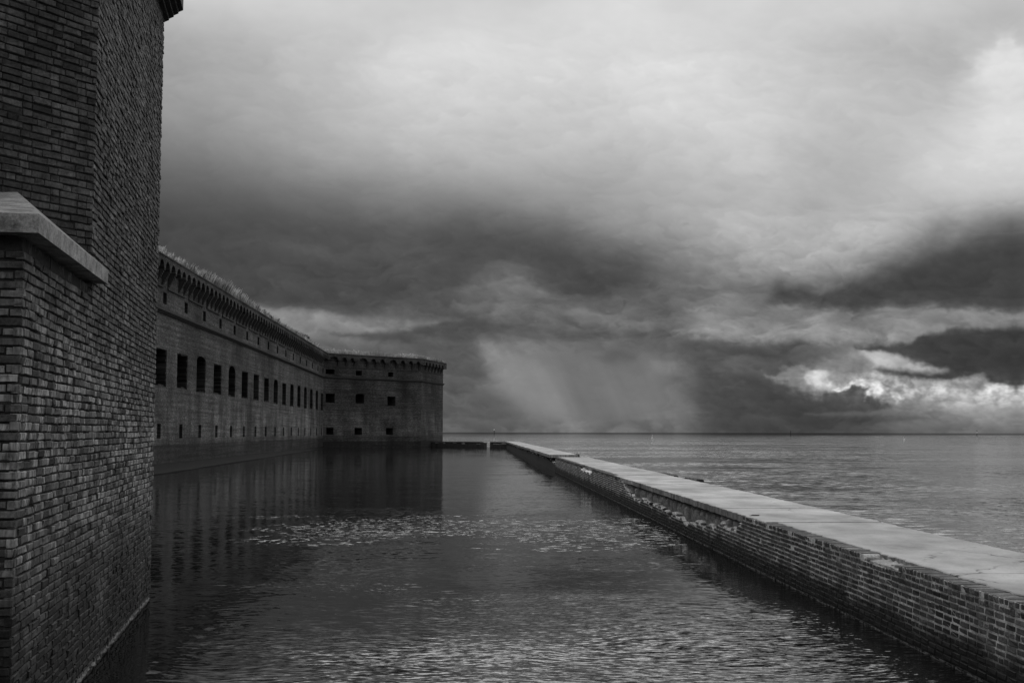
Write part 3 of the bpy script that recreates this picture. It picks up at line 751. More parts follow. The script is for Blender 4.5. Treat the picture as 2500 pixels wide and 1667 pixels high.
holes = []
for i, t in enumerate(WIN):
    k = i - 3
    w = 3.5 - 0.03 * max(k, 0); r_ = random.Random(500 + i)
    zb_, zt_ = 5.82 + r_.uniform(-.05, .08), 8.5 + r_.uniform(-.08, .1) + (0.2 if k in arched else 0)
    holes.append((t - w / 2, t + w / 2, zb_, zt_, 'e', k))
    holes.append((t - .55, t + .5, 2.05, 3.1, 'l', k))
    holes.append((t + .3, t + 1.35, 11.78, 12.62, 'v', k))
fc = facade([h for h in holes], T0, T1, -1.0, TOP - .6)
child('wall', fc.mesh('wall', 'brick_curtain'), curt)
for (xa, xb, za, zb, ty, k) in holes:
    r_ = random.Random(900 + k)
    mb = MB()
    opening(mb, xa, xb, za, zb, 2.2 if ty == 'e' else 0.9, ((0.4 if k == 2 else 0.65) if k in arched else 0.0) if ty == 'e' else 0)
    if ty == 'e':                              # ragged toothed jambs where the iron-throated facing has broken out
        z = za
        while z < zb - .08:
            h = min(0.155, zb - z)
            for side in (0, 1):
                d = r_.choice((.04, .08, .16, .24)) ; y1 = r_.uniform(.9, 1.9)
                if side == 0: mb.box(xa - .01, xa + d, 0.03, y1, z + .012, z + h - .012)
                else: mb.box(xb - d, xb + .01, 0.03, y1, z + .012, z + h - .012)
            z += h
        x = xa + .1
        while x < xb - .3 and k not in arched:
            w = r_.uniform(.2, .5); d = r_.choice((0, .05, .1)); mb.box(x, x + w, .03, 1.2, zb - d - .02, zb + .01); x += w + .02
        x = xa + .1
        while x < xb - .3:
            w = r_.uniform(.2, .6); d = r_.choice((0, .04, .1, .14)); mb.box(x, x + w, .03, 1.5, za - .01, za + d + .02); x += w + .02
    nm = {'e': 'embrasure', 'l': 'loophole', 'v': 'vent'}[ty]
    o = child(nm, mb.mesh(nm, 'brick_jamb_shaded'), curt, F_C)
    child('shade_back', painted_dark(xa, xb, za, zb, 2.2 if ty == 'e' else .9).mesh('shade_back', 'painted_dark'), o)
# cordon of three stepped courses, string course, corbels and arched parapet
def steps(x0, x1, z, hs, os_):
    mb = MB()
    for h, o in zip(hs, os_):
        mb.box(x0, x1, -o, 0.2, z + .002, z + h - .002); z += h
    return mb
child('cordon', steps(T0, T1 + .2, 11.02, (.09, .09, .14), (.08, .16, .24)).mesh('cordon', 'trim_brick'), curt)
def corbel_mesh(w):
    mb = MB(); n = 7
    for i in range(n):
        z0 = STR + 0.05 + i * 0.155; o = 0.08 + 0.50 * (i / (n - 1)) ** 1.1
        mb.box(-w / 2, w / 2, -o, 0.1, z0 + .004, z0 + .151)
    return mb.mesh('corbel', 'trim_brick')
CORB = corbel_mesh(0.34); CORB_B = corbel_mesh(0.42)
PR = 0.58
def arcade(x0, x1, arches, spring, thick=PR):
    """parapet face at y=-PR with round arches (centre, width) cut in its foot"""
    mb = MB(); cuts = sorted(arches); x = x0
    def slab(a, b, za, zb_):
        mb.add([(a, -PR, za), (b, -PR, zb_), (b, -PR, TOP), (a, -PR, TOP), (a, 0.05, za), (b, 0.05, zb_)], [(0, 1, 2, 3), (0, 4, 5, 1)])
    for c, w in cuts:
        a, b = c - w / 2, c + w / 2
        slab(x, a, spring, spring)
        n = 10
        zz = lambda u: spring + math.sqrt(max(0, 1 - (2 * u - 1) ** 2)) * min(w / 2 * 1.05, 0.58)
        for i in range(n):
            slab(a + w * i / n, a + w * (i + 1) / n, zz(i / n), zz((i + 1) / n))
        x = b
    slab(x, x1, spring, spring)
    mb.add([(x0, -PR - .05, TOP + .003), (x1, -PR - .05, TOP + .003), (x1, .6, TOP + .003), (x0, .6, TOP + .003),
            (x0, -PR - .05, TOP - .1), (x1, -PR - .05, TOP - .1)], [(0, 1, 2, 3), (0, 4, 5, 1)])
    mb.add([(x1, -PR, spring), (x1, .05, spring), (x1, .05, TOP), (x1, -PR, TOP), (x0, -PR, spring), (x0, .05, spring), (x0, .05, TOP), (x0, -PR, TOP)],
           [(0, 1, 2, 3), (4, 7, 6, 5)])
    return mb
arches = []; corb_at = []; strips = MB()
t = WIN[0] - 6.75
while t < T1 - 1:
    c0 = t + .82                                            # wide arch over each vent, three narrow ones between
    arches.append((c0, 1.35))
    span0 = c0 + .675; gap = (6.75 - 1.35) / 4
    pos_ = [span0 + gap * .25]
    cen = []
    pw = 0.38; nw = (6.75 - 1.35 - 4 * pw) / 3
    x = span0
    for q in range(4):
        corb_at.append(x + pw / 2); x += pw
        if q < 3: arches.append((x + nw / 2, nw)); x += nw
    strips.box(span0, span0 + 6.75 - 1.35, -.09, .1, STR - .06, STR + .05)
    t += 6.75
arches = [a for a in arches if T0 + 1 < a[0] - a[1] / 2 and a[0] + a[1] / 2 < T1 - .3]
corb_at = [c for c in corb_at if T0 + 1 < c < T1 - .3]
child('string_course', strips.mesh('string_course', 'trim_brick'), curt)
child('parapet', arcade(T0, T1 - .3, arches, 14.02).mesh('parapet', 'brick_tower'), curt, F_C)
for c in corb_at:
    if c < 66: continue
    if rnd.random() < .05: continue
    child('corbel', CORB, curt, F_C @ Matrix.Translation((c + rnd.uniform(-.03, .03), rnd.uniform(0, .06), 0)) @ Matrix.Diagonal((rnd.uniform(.85, 1.15), 1, 1, 1)))
# low apron of masonry along the foot of the wall, just awash
mb = MB(); n = 40; prev = None; vs = []; r_ = random.Random(3)
for i in range(n + 1):
    t = T0 + (T1 - T0) * i / n; wd = 3.7 - 2.9 * max(0, (t - 66)) / 122 + r_.uniform(-.08, .08)
    vs += [(t, .02, .22), (t, -wd * .5, .10 + r_.uniform(-.02, .02)), (t, -wd, .05 + r_.uniform(-.02, .02)), (t, -wd - .05, -.6)]
mb.add(vs, [(4 * i + j, 4 * i + 4 + j, 4 * i + 5 + j, 4 * i + 1 + j) for i in range(n) for j in range(3)])
child('foundation_apron', mb.mesh('foundation_apron', 'weedy_stone'), curt)
# earth behind the parapet
def bank_h(t, o):
    hump = 0.55 * math.exp(-((t - 108) / 9) ** 2) + .35 * math.exp(-((t - 160) / 7) ** 2) + .25 * math.sin(t * .21) + .15 * math.sin(t * .57 + 1)
    return TOP + .02 + (0.30 + 0.55 * hump) * min(1, (o) / 2.0) * 1.3
mb = MB(); vs = []; n = 80
for i in range(n + 1):
    t = T0 + (T1 + 6 - T0) * i / n
    for o in (0, .8, 1.6, 2.6, 6, 12): vs.append((t, o - .45, bank_h(t, o)))
mb.add(vs, [(6 * i + j, 6 * i + 6 + j, 6 * i + 7 + j, 6 * i + 1 + j) for i in range(n) for j in range(5)])
child('earth_bank', mb.mesh('earth_bank', 'earth'), curt)

def grass_blades(mb, pts_, lo, hi, r, wid=.035):
    for (x, y, z, s) in pts_:
        h = r.uniform(lo, hi) * s; a = r.uniform(0, 6.28); b = r.uniform(0, .5) * h; w = wid * r.uniform(.6, 1.3)
        dx, dy = math.cos(a), math.sin(a); lx, ly = math.cos(a + 1.3) * b, math.sin(a + 1.3) * b
        mb.add([(x - dx * w / 2, y - dy * w / 2, z - .05), (x + dx * w / 2, y + dy * w / 2, z - .05),
                (x + lx * .5 + dx * w / 3, y + ly * .5 + dy * w / 3, z + h * .65), (x + lx * 1.3, y + ly * 1.3, z + h * .95), ],
               [(0, 1, 2), (0, 2, 3)], r.choice((.22, .36, .5, .6, .7)))
r_ = random.Random(8); gp = []
for i in range(42000):
    t = r_.uniform(66, T1 + 3) if r_.random() < .65 else r_.uniform(78, 128)
    o = abs(r_.gauss(0, 1.0)) if r_.random() < .75 else r_.uniform(0, 3.5)
    tuft = 0.45 + 0.55 * (0.5 + 0.5 * math.sin(t * 1.7 + 2 * math.sin(t * .43))) + .75 * math.exp(-((t - 108) / 11) ** 2)
    gp.append((t, o - .5, bank_h(t, o), tuft))
mb = MB(); grass_blades(mb, gp, .15, .7, r_, .045)
thing('grass', mb.mesh('grass', 'grass'), 'pale wind-blown grass growing along the top of the long fort wall', 'grass', F_C, kind='stuff')

# ================================================================== far bastion
CN = F_C @ Vector((188.1, 0, 0))
FA = math.radians(43.5); FB = math.radians(13)
F_F = frame(CN.x, CN.y, math.sin(FA), math.cos(FA))
FLEN, GLEN = 20.85, 13.1
EP = F_F @ Vector((FLEN, 0, 0)); F_G = frame(EP.x, EP.y, math.sin(FB), math.cos(FB)); GP = F_G @ Vector((GLEN, 0, 0))
tow = root('bastion', F_F, 'distant brick bastion at the far end of the moat with square gun ports', 'fort bastion')
th = []
for s, w, za, zb, ar in ((1.38, 1.8, 7.2, 8.62, 0), (7.42, 1.8, 7.17, 8.72, .28), (14.16, 1.75, 6.93, 8.45, 0)): th.append((s - w / 2, s + w / 2, za, zb, 'embrasure', ar))
for s, w in ((1.4, 1.4), (7.17, 1.55), (13.8, 1.5)): th.append((s - w / 2, s + w / 2, 2.13, 3.2, 'loophole', 0))
for s, w in ((1.28, 1.8), (7.16, 1.25), (13.94, 1.1)): th.append((s - w / 2, s + w / 2, 11.7, 12.48, 'vent', 0))
child('wall', facade(th, 0, FLEN, -1, TOP - .6).mesh('wall', 'brick_tower'), tow, F_F)
mb = MB(); mb.add([(0, 0, -1), (GLEN, 0, -1), (GLEN, 0, TOP - .6), (0, 0, TOP - .6), (GLEN - 11, 12, -1), (GLEN - 11, 12, TOP - .6)], [(0, 1, 2, 3), (1, 4, 5, 2)])
child('wall', mb.mesh('wall', 'brick_tower'), tow, F_G)
for (xa, xb, za, zb, nm, ar) in th:
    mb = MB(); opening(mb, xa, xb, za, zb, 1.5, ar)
    o = child(nm, mb.mesh(nm, 'brick_jamb_shaded'), tow, F_F)
    child('shade_back', painted_dark(xa, xb, za, zb, 1.5).mesh('shade_back', 'painted_dark'), o)
    if nm != 'vent':                                        # lintel a little proud
        mb = MB(); mb.box(xa - .15, xb + .15, -.03, .05, zb + .01, zb + .16); child('lintel', mb.mesh('lintel', 'brick_tower'), o)
for fr, ln in ((F_F, FLEN + .1), (F_G, GLEN + .2)):
    child('cordon', steps(-.1 if fr is F_G else 0, ln, 11.02, (.09, .09, .14), (.08, .16, .24)).mesh('cordon', 'trim_brick'), tow, fr)
    mb = MB(); mb.box(0, ln, -.06, .1, STR - .06, STR + .03); child('string_course', mb.mesh('string_course', 'trim_brick'), tow, fr)
fa = [(1.6, 1.75), (3.75, .95), (5.3, .95), (7.6, 1.75), (9.75, 1.05), (11.65, 1.1), (14.0, 1.6), (16.1, 1.05), (17.9, 1.05), (19.6, 1.05)]
gb = [(1.1 + 1.95 * i, 1.15) for i in range(7) if 1.1 + 1.95 * i < GLEN - .4]
for fr, ar, x0, x1 in ((F_F, fa, .3, FLEN + .25), (F_G, gb, -.02, GLEN + .3)):
    child('parapet', arcade(x0, x1, ar, 13.95).mesh('parapet', 'brick_tower'), tow, fr)
    ed = sorted(ar)
    for (c, w), (c2, w2) in zip(ed[:-1], ed[1:]):
        child('corbel', CORB_B, tow, fr @ Matrix.Translation(((c + w / 2 + c2 - w2 / 2) / 2, 0, 0)))
    child('corbel', CORB_B, tow, fr @ Matrix.Translation((ed[-1][0] + ed[-1][1] / 2 + .2, 0, 0)))
# closed back and earth roof
def wl(fr, x, y, z): return fr @ Vector((x, y, z))
tp = [wl(F_F, -1, .6, 0), wl(F_F, FLEN - .1, .3, 0), wl(F_G, GLEN - .2, .4, 0), wl(F_G, GLEN - 11, 12, 0), wl(F_F, -1, 16, 0)]
FI = F_F.inverted()
mb = MB()
ctr = sum(tp, Vector()) / len(tp)
ring0 = [FI @ Vector((q.x, q.y, TOP + .02)) for q in tp]
ring1 = [FI @ Vector((q.x + (ctr.x - q.x) * .18, q.y + (ctr.y - q.y) * .18, TOP + .62)) for q in tp]
n = len(tp)
mb.add(ring0 + ring1, [(i, (i + 1) % n, n + (i + 1) % n, n + i) for i in range(n)] + [tuple(range(n, 2 * n))])
child('earth_bank', mb.mesh('earth_bank', 'earth'), tow)
gp = []; r_ = random.Random(31)
for i in range(9000):
    fr, L = (F_F, FLEN) if r_.random() < .62 else (F_G, GLEN)
    s = r_.uniform(0, L); o = abs(r_.gauss(0, 1.1)); q = FI @ wl(fr, s, o - .35, TOP + .05 + .22 * min(o, 3))
    gp.append((q.x, q.y, q.z, .6 + .4 * math.sin(s * 1.3) ** 2))
mb = MB(); grass_blades(mb, gp, .2, .6, r_, .05)
thing('grass', mb.mesh('grass', 'grass'), 'shaggy grass growing on top of the distant bastion', 'grass', F_F, kind='stuff')

# bushes rooted in the earth behind the parapet
def shrub(t, o, h, w, seed, label):
    r = random.Random(seed); base = F_C @ Vector((t, o, bank_h(t, o + .45)))
    fr = Matrix.Translation(base)
    ro = root('shrub', fr, label, 'shrub', 'shrubs on top of the fort wall')
    mb = MB()
    for i in range(7):
        a = r.uniform(0, 6.28); tx, ty = math.cos(a) * w * .4 * r.random(), math.sin(a) * w * .4 * r.random(); hh = h * r.uniform(.5, .85)
        mb.add([(-.03, 0, -.1), (.03, 0, -.1), (0, .04, -.1), (tx, ty, hh)], [(0, 1, 3), (1, 2, 3), (2, 0, 3)])
    child('stem', mb.mesh('stem', 'dark_paint'), ro)
    mb = MB()
    for i in range(900):
        a = r.uniform(0, 6.28); rr = w * .5 * math.sqrt(r.random()); zz = h * (1 - (rr / (w * .5)) ** 2 * .7) * r.uniform(.15, 1.05)
        c = Vector((math.cos(a) * rr, math.sin(a) * rr, zz)); s = r.uniform(.05, .12)
        u = Vector((r.uniform(-1, 1), r.uniform(-1, 1), r.uniform(-1, 1))).normalized(); v = u.orthogonal().normalized()
        mb.add([c - u * s, c + v * s * .5, c + u * s, c - v * s * .5], [(0, 1, 2, 3)], r.uniform(.5, 1.6))
    child('foliage', mb.mesh('foliage', 'leaf'), ro)
shrub(113.5, 1.2, 1.0, 3.0, 1, 'widest dark shrub on the fort wall, highest on the skyline')
shrub(132.5, .2, .55, 1.3, 2, 'small spiky shrub on the parapet, middle one of three')
shrub(164.5, .8, .9, 3.0, 3, 'low dark shrub on the fort wall nearest to the distant bastion')

# ================================================================== sea wall (near length)
AX = Vector((4.834, 12.34, 0)); SD = Vector((-.03067, .99953, 0))
F_S = frame(AX.x, AX.y, SD.x, SD.y)                       # x along, outward to the moat = +y, seaward u = -y
sw = root('sea_wall', F_S, 'low crumbling brick wall topped with a pale concrete path, running from the right foreground', 'sea wall')
SA, SB, WID = -13.0, 65.2, 2.15
B0, B1 = 10.8, 30.7                                        # stretch whose facing has fallen away
r_ = random.Random(77)
def broke_z(t):
    """height of the facing that is still standing"""
    if B0 < t < B1:
        e = min((t - B0) / 1.2, (B1 - t) / 3.0, 1.0)
        n_ = .06 * math.sin(t * 2.1) + .05 * math.sin(t * 5.3 + 1) + .03 * math.sin(t * 11.7)
        return 0.92 - e * (0.38 if t < 15 else 0.50) + n_ * e - (0.06 if 14.5 < t < 20 else 0)
    if 41 < t < 46.5:
        return 0.70 + .06 * math.sin(t * 4)
    if 2.35 < t < 3.75: return 0.845
    return 0.93
# core: mortar face behind the bricks, cut down where the facing is gone
mb = MB(); vs = []; n = 400; ts = [SA + (SB - SA) * i / n for i in range(n + 1)]
for t in ts:
    zt = min(broke_z(t), .85) - .015
    vs += [(t, -.001, -1.0), (t, -.001, zt), (t, -.30, zt + .03 * math.sin(t * 9)), (t, -.33, .80), (t, -2.1, .80), (t, -2.1, -1.0)]
mb.add(vs, [(6 * i + j, 6 * i + 6 + j, 6 * i + 7 + j, 6 * i + 1 + j) for i in range(n) for j in range(5)] + [tuple(range(5, -1, -1)), tuple(6 * n + j for j in range(6))])
child('wall_core', mb.mesh('wall_core', 'mortar_lime'), sw)
def rows_sw(k, n): return 'h' if k in (n - 1, n - 4, n - 8) else 's'
def skip_sw(a, b, z0, z1):
    m_ = (a + b) / 2
    if z1 > broke_z(m_) + .01: return True
    if z0 > .55 and r_.random() < .012: return True
    return False
CS = 0.0735
nb = 12
wall_b = flemish(SA, SB, 0.845 - nb * CS, 0.845, CS, 0.016, 0.022, skip=skip_sw, proud=0.003, tone=(.45, 1.5), header_rows=rows_sw, st=.205, hd=.096, base_p=.003)
for z_ in (-1, -2):
    wall_b += flemish(SA, SB, 0.845 - (nb - z_ - 0) * CS, 0.845 - (nb - z_ - 1) * CS, CS, .013, .011, proud=.003, base_p=.003)
T_S = templates(18, 0.10, 0.008, 0.0045, 'brick_sea', 15)
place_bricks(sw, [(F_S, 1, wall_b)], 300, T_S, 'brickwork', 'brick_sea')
# coping of headers laid across the edge
cop = []
x = SA
T_C = []
rc = random.Random(4)
for k in range(8):
    mb = MB(); w, d, h = .099, .225, .066
    j = lambda s: rc.uniform(-s, s)
    b = .009
    vs = [(0, -d, 0), (w, -d, 0), (w, 0 - b, 0), (0, 0 - b, 0), (0 + j(.003), -d, h), (w + j(.003), -d, h), (w - b + j(.004), -b * 1.5 + j(.006), h + j(.003)), (b + j(.004), -b * 1.5 + j(.006), h + j(.003)),
          (b + j(.004), 0 + j(.006), b + j(.003)), (w - b + j(.004), 0 + j(.006), b + j(.003)), (w - b, 0 + j(.006), h - b * 1.3), (b, 0 + j(.006), h - b * 1.3)]
    fs = [(0, 3, 2, 1), (4, 5, 6, 7), (0, 1, 5, 4), (0, 4, 7, 3), (1, 2, 6, 5), (3, 8, 9, 2), (8, 11, 10, 9), (11, 7, 6, 10), (3, 7, 11, 8), (2, 9, 10, 6)]
    mb.add(vs, fs); T_C.append(mb.mesh('coping_brick', 'brick_sea'))
while x < B0 + .1:
    if not (2.35 < x < 3.75):
        o = child('coping_brick', T_C[rc.randrange(8)], sw, F_S @ Matrix.Translation((x, .004 + rc.gauss(0, .006), .856 + rc.gauss(0, .003))) @ Matrix.Rotation(rc.gauss(0, .015), 4, 'Z'), rc.uniform(.7, 1.7))
    x += .116
mb = MB(); x = B1
while x < SB - .1:
    if broke_z(x) > .9:
        mb.box(x, x + .104, -.225, rc.gauss(0, .008), .856, .925 + rc.gauss(0, .004), rc.uniform(.7, 1.6))
    x += .116
child('coping', mb.mesh('coping', 'brick_sea'), sw, kind='stuff')
for a, b in ((SA, 2.35), (3.75, B0)):
    mb = MB(); mb.box(a, b, -.222, -.004, .84, .914); child('coping_bed', mb.mesh('coping_bed', 'mortar_lime'), sw)
mb = MB(); n = 14; vs = []
for i in range(n + 1):
    t = 2.34 + 1.42 * i / n
    vs += [(t, -.012, .83), (t, -.02 + rc.uniform(-.02, .01), .85 + rc.uniform(0, .02)), (t, -.12, .862 + rc.uniform(-.01, .03)), (t, -.223, .87 + rc.uniform(0, .03)), (t, -.224, .8)]
mb.add(vs, [(5 * i + j, 5 * i + 5 + j, 5 * i + 6 + j, 5 * i + 1 + j) for i in range(n) for j in range(4)])
child('rough_bed', mb.mesh('rough_bed', 'old_concrete'), sw)
# loose bits lying in the gap of the coping
for (t, y, s_, a) in ((2.6, -.10, .9, .3), (2.85, -.05, .6, -.5), (3.5, -.12, 1.0, .9), (3.25, -.15, .5, .1)):
    mb = MB(); v, f = brick_geo(.17 * s_, .05 * s_, .12 * s_, .012, .012, rc); mb.add(v, f, 1.2)
    child('broken_brick', mb.mesh('broken_brick', 'old_concrete'), sw, F_S @ Matrix.Translation((t, y, .852)) @ Matrix.Rotation(a, 4, 'Z') @ Matrix.Rotation(.12, 4, 'X'))
# path slabs
def slab_mesh(l, y0, y1, z0, z1, seed):
    r = random.Random(seed); mb = MB(); n = 26; vs = []
    for i in range(n + 1):
        x = l * i / n; e = r.uniform(-.012, .012) if 0 < i < n else 0; e2 = r.uniform(-.012, .012)
        e *= 2.6; e2 *= 2.6
        vs += [(x, y1 + e, z0), (x, y1 + e, z1 - .012), (x, y1 - .014 + e, z1), (x, y0 + .014 + e2, z1), (x, y0 + e2, z1 - .012), (x, y0 + e2, z0)]
    mb.add(vs, [(6 * i + j, 6 * i + 6 + j, 6 * i + 6 + (j + 1) % 6, 6 * i + (j + 1) % 6) for i in range(n) for j in range(6)] + [tuple(range(6)), tuple(6 * n + 5 - j for j in range(6))])
    return mb.mesh('path_slab', 'slab')
x = 1.46 - 3.9 * 4; i = 0
rs = random.Random(19)
while x < SB - .2:
    l = min(3.9, SB - x)
    over = -.243 if x < B0 - 2 else -.03
    if x >= B1 - 1: over = -.232
    child('path_slab', slab_mesh(l - .026, -WID + rs.uniform(-.02, .02), over, .79, .935, 40 + i), sw,
          F_S @ Matrix.Translation((x + .006, 0, rs.uniform(-.006, .010))), rs.uniform(.78, 1.1))
    x += 3.9; i += 1
# lumpy old concrete showing where the facing fell, and the broken lime ledge below it
t = B0 + .5
while t < B1 - .6:
    w = rs.uniform(.35, .75); mb = MB(); n = 9; vs = []
    zt = .785; zb_ = broke_z(t) - .06; dep = rs.uniform(.20, .30)
    for k in range(5):
        zz = zb_ + (zt - zb_) * k / 4; bulge = (0.7, .9, 1.0, .95, .55)[k]
        for i in range(n):
            a = math.pi * i / (n - 1)
            vs.append((-math.cos(a) * w / 2 * (.8 + .2 * bulge) + rs.uniform(-.015, .015), -.335 + math.sin(a) ** .7 * dep * bulge + rs.uniform(-.012, .012), zz))
    mb.add(vs, [(n * k + i, n * k + i + 1, n * k + n + i + 1, n * k + n + i) for k in range(4) for i in range(n - 1)] + [tuple(4 * n + i for i in range(n))])
    child('core_lump', mb.mesh('core_lump', 'old_concrete'), sw, F_S @ Matrix.Translation((t + w / 2, 0, 0)))
    t += w * rs.uniform(.95, 1.25)
t = B0 + .15
while t < B1 - .1 or t < 46.3:
    if t > B1 and t < 41: t = 41.0
    l = rs.uniform(.25, .8); d = rs.uniform(.14, .3); h = rs.uniform(.015, .045)
    zz = broke_z(t + l / 2) - .02
    mb = MB(); m_ = 6; vs = []
    for i in range(m_ + 1):
        xx = l * i / m_; e = math.sin(math.pi * (i + .4) / (m_ + .8)) ** .5
        vs += [(xx, -.005 + rs.uniform(-.02, .012), -.01), (xx, -.03 + rs.uniform(-.03, .01), h * e * rs.uniform(.5, 1)), (xx, -d * .6, h * e * rs.uniform(.7, 1.3)), (xx, -d, -.01)]
    mb.add(vs, [(4 * i + j, 4 * i + 4 + j, 4 * i + 5 + j, 4 * i + 1 + j) for i in range(m_) for j in range(3)] + [(0, 1, 2, 3), tuple(4 * m_ + 3 - j for j in range(4))])
    if zz < .84:
        child('lime_rubble', mb.mesh('lime_rubble', 'lime_rubble'), sw, F_S @ Matrix.Translation((t, 0, zz)))
    t += l * rs.uniform(.9, 1.3)
mb = MB(); n = 20; vs = []
for i in range(n + 1):
    t = B0 + .03 + 3.1 * i / n
    vs += [(t, -.002 + rs.uniform(-.012, .006), broke_z(t) - .05), (t, -.02, broke_z(t) + .01 + rs.uniform(-.01, .02)), (t, -.16, broke_z(t) + .04 + rs.uniform(-.01, .02)), (t, -.30, broke_z(t) + .05)]
mb.add(vs, [(4 * i + j, 4 * i + 4 + j, 4 * i + 5 + j, 4 * i + 1 + j) for i in range(n) for j in range(3)])
child('lime_bed', mb.mesh('lime_bed', 'lime_rubble'), sw)
# end of the near length, facing the far one
mb = MB(); mb.box(SB + .003, SB + .05, -2.08, -.05, -1, .78); child('end_face', mb.mesh('end_face', 'old_concrete'), sw)

fringe(sw, F_S, SA, SB, 1, 9, .012, .006)
# ================================================================== sea wall (far length, raised slabs)
FB0 = F_S @ Vector((SB, 0, 0)); F_S2 = frame(FB0.x, FB0.y, SD.x, SD.y)
sw2 = root('sea_wall', F_S2, 'far length of the low sea wall beyond the step, its slabs set higher', 'sea wall')
FL = 120.6
mb = MB(); vs = []; n = 160
for i in range(n + 1):
    t = .06 + (FL - .06) * i / n; j = rs.uniform(-.06, .06); zt = .62 + .08 * math.sin(t * .9) + rs.uniform(-.05, .05) if t > 3 else .45
    vs += [(t, .02 + j * .3, -1), (t, .02 + j * .3, zt), (t, -.28 + j, zt + .03), (t, -.34 + j, .83), (t, -1.7, .83), (t, -1.7, -1)]
mb.add(vs, [(6 * i + j, 6 * i + 6 + j, 6 * i + 7 + j, 6 * i + 1 + j) for i in range(n) for j in range(5)] + [tuple(range(5, -1, -1))])
child('wall_core', mb.mesh('wall_core', 'dark_rubble'), sw2)
x = 3.2; i = 0
while x < FL - 1:
    l = min(4.0, FL + .3 - x)
    child('path_slab', slab_mesh(l - .015, -1.72 + rs.uniform(-.03, .03), .18 + rs.uniform(-.05, .05), .84, 1.04, 90 + i), sw2,
          F_S2 @ Matrix.Translation((x, 0, rs.uniform(-.005, .008))), rs.uniform(.85, 1.05))
    x += 4.0; i += 1
t = .4
for k in range(60):
    l = rs.uniform(.5, 1.6)
    mb = MB(); v, f = brick_geo(l, rs.uniform(.05, .11), .25, .04, .03, rs); mb.add(v, f, 1)
    child('lime_rubble', mb.mesh('lime_rubble', 'lime_rubble' if rs.random() < .55 else 'old_concrete'), sw2, F_S2 @ Matrix.Translation((t, .02, (.66 if t > 3 else .46) + rs.uniform(-.05, .06))))
    t += l + rs.uniform(.2, 1.6)
    if t > FL - 3: break

# ================================================================== moat water between the walls
mb = MB()
far_l = F_S2 @ Vector((FL, 0, 0))
mb.add([(6.6, -14, 0), (far_l.x + .9, far_l.y, 0), (far_l.x + 1.2, far_l.y + .8, 0), (-12.2, 216.2, 0), (-30.5, 216, 0), (-32, 188.6, 0), (-23.5, 30, 0), (-23.5, -14, 0)],
       [tuple(range(8))])
struct('moat_water', mb.mesh('moat_water', 'moat_water'))

# ================================================================== cross wall closing the far end of the moat
P0 = Vector((far_l.x + .1, far_l.y + .2, 0)); XD = Vector((-14.15, 209.2, 0)) - P0; XL = XD.length
F_X = frame(P0.x, P0.y, XD.x, XD.y)
def cross(x0, x1, label, notch):
    ro = root('cross_wall', F_X @ Matrix.Translation((x0, 0, 0)), label, 'sea wall')
    mb = MB(); n = 24; vs = []; L = x1 - x0
    for i in range(n + 1):
        t = L * i / n; j = rs.uniform(-.05, .05)
        zt = .80
        vs += [(t, .0 + j, -1), (t, .02 + j, .35), (t, -.05 + j * 1.5, zt), (t, -.7, zt), (t, -.7, -1)]
    mb.add(vs, [(5 * i + j, 5 * i + 5 + j, 5 * i + 6 + j, 5 * i + 1 + j) for i in range(n) for j in range(4)] + [tuple(range(4, -1, -1)), tuple(5 * n + j for j in range(5))])
    child('wall_core', mb.mesh('wall_core', 'dark_rubble'), ro)
    a = notch
    while a < L:
        l = min(3.0, L - a); mb = MB(); mb.box(0, l - .02, -.72, .06, .803, .93, rs.uniform(.3, .5)); child('path_slab', mb.mesh('path_slab', 'slab'), ro, F_X @ Matrix.Translation((x0 + a, 0, 0))); a += 3.0
    for k in range(7):
        l = rs.uniform(.3, .9); mb = MB(); v, f = brick_geo(l, .12, .1, .03, .03, rs); mb.add(v, f)
        child('lime_rubble', mb.mesh('lime_rubble', 'old_concrete'), ro, F_X @ Matrix.Translation((x0 + rs.uniform(0, max(.1, L - 1)), .06, rs.uniform(.45, .7))))
xg = 0.30 * XL
cross(.0, 3.75, 'short dark wall stub between the narrow gap and the pale path corner', 0.0)
cross(5.05, XL, 'dark wall stub joining the distant bastion to the narrow gap', 0.8)

# ================================================================== dark blocks fallen along the seaward side of the path
def block(t, l, h, fr, u, label):
    mb = MB(); r = random.Random(int(t * 10)); n = 6; vs = []
    for i in range(n + 1):
        x = l * i / n
        for (y, z) in ((0, -.5), (.02, h * .8), (-.08, h), (-.3, h * .97), (-.42, h * .6), (-.45, -.5)):
            vs.append((x + r.uniform(-.03, .03), y + r.uniform(-.03, .03), z + (r.uniform(-.05, .03) if z > 0 else 0)))
    mb.add(vs, [(6 * i + j, 6 * i + 6 + j, 6 * i + 7 + j, 6 * i + 1 + j) for i in range(n) for j in range(5)] + [tuple(range(6)), tuple(6 * n + 5 - j for j in range(6))])
    thing('fallen_block', mb.mesh('fallen_block', 'dark_rubble'), label, 'stone block', fr @ Matrix.Translation((t, -u, 0)), 'dark blocks along the seaward edge')
block(28.0, 2.2, .96, F_S, 2.22, 'larger near dark block leaning on the seaward edge of the pale path')
block(33.2, 2.3, .95, F_S, 2.22, 'dark block beside the seaward path edge, just beyond the larger near one')
block(6.5, 1.2, 1.03, F_S2, 1.8, 'small dark block at the seaward edge of the raised far slabs')

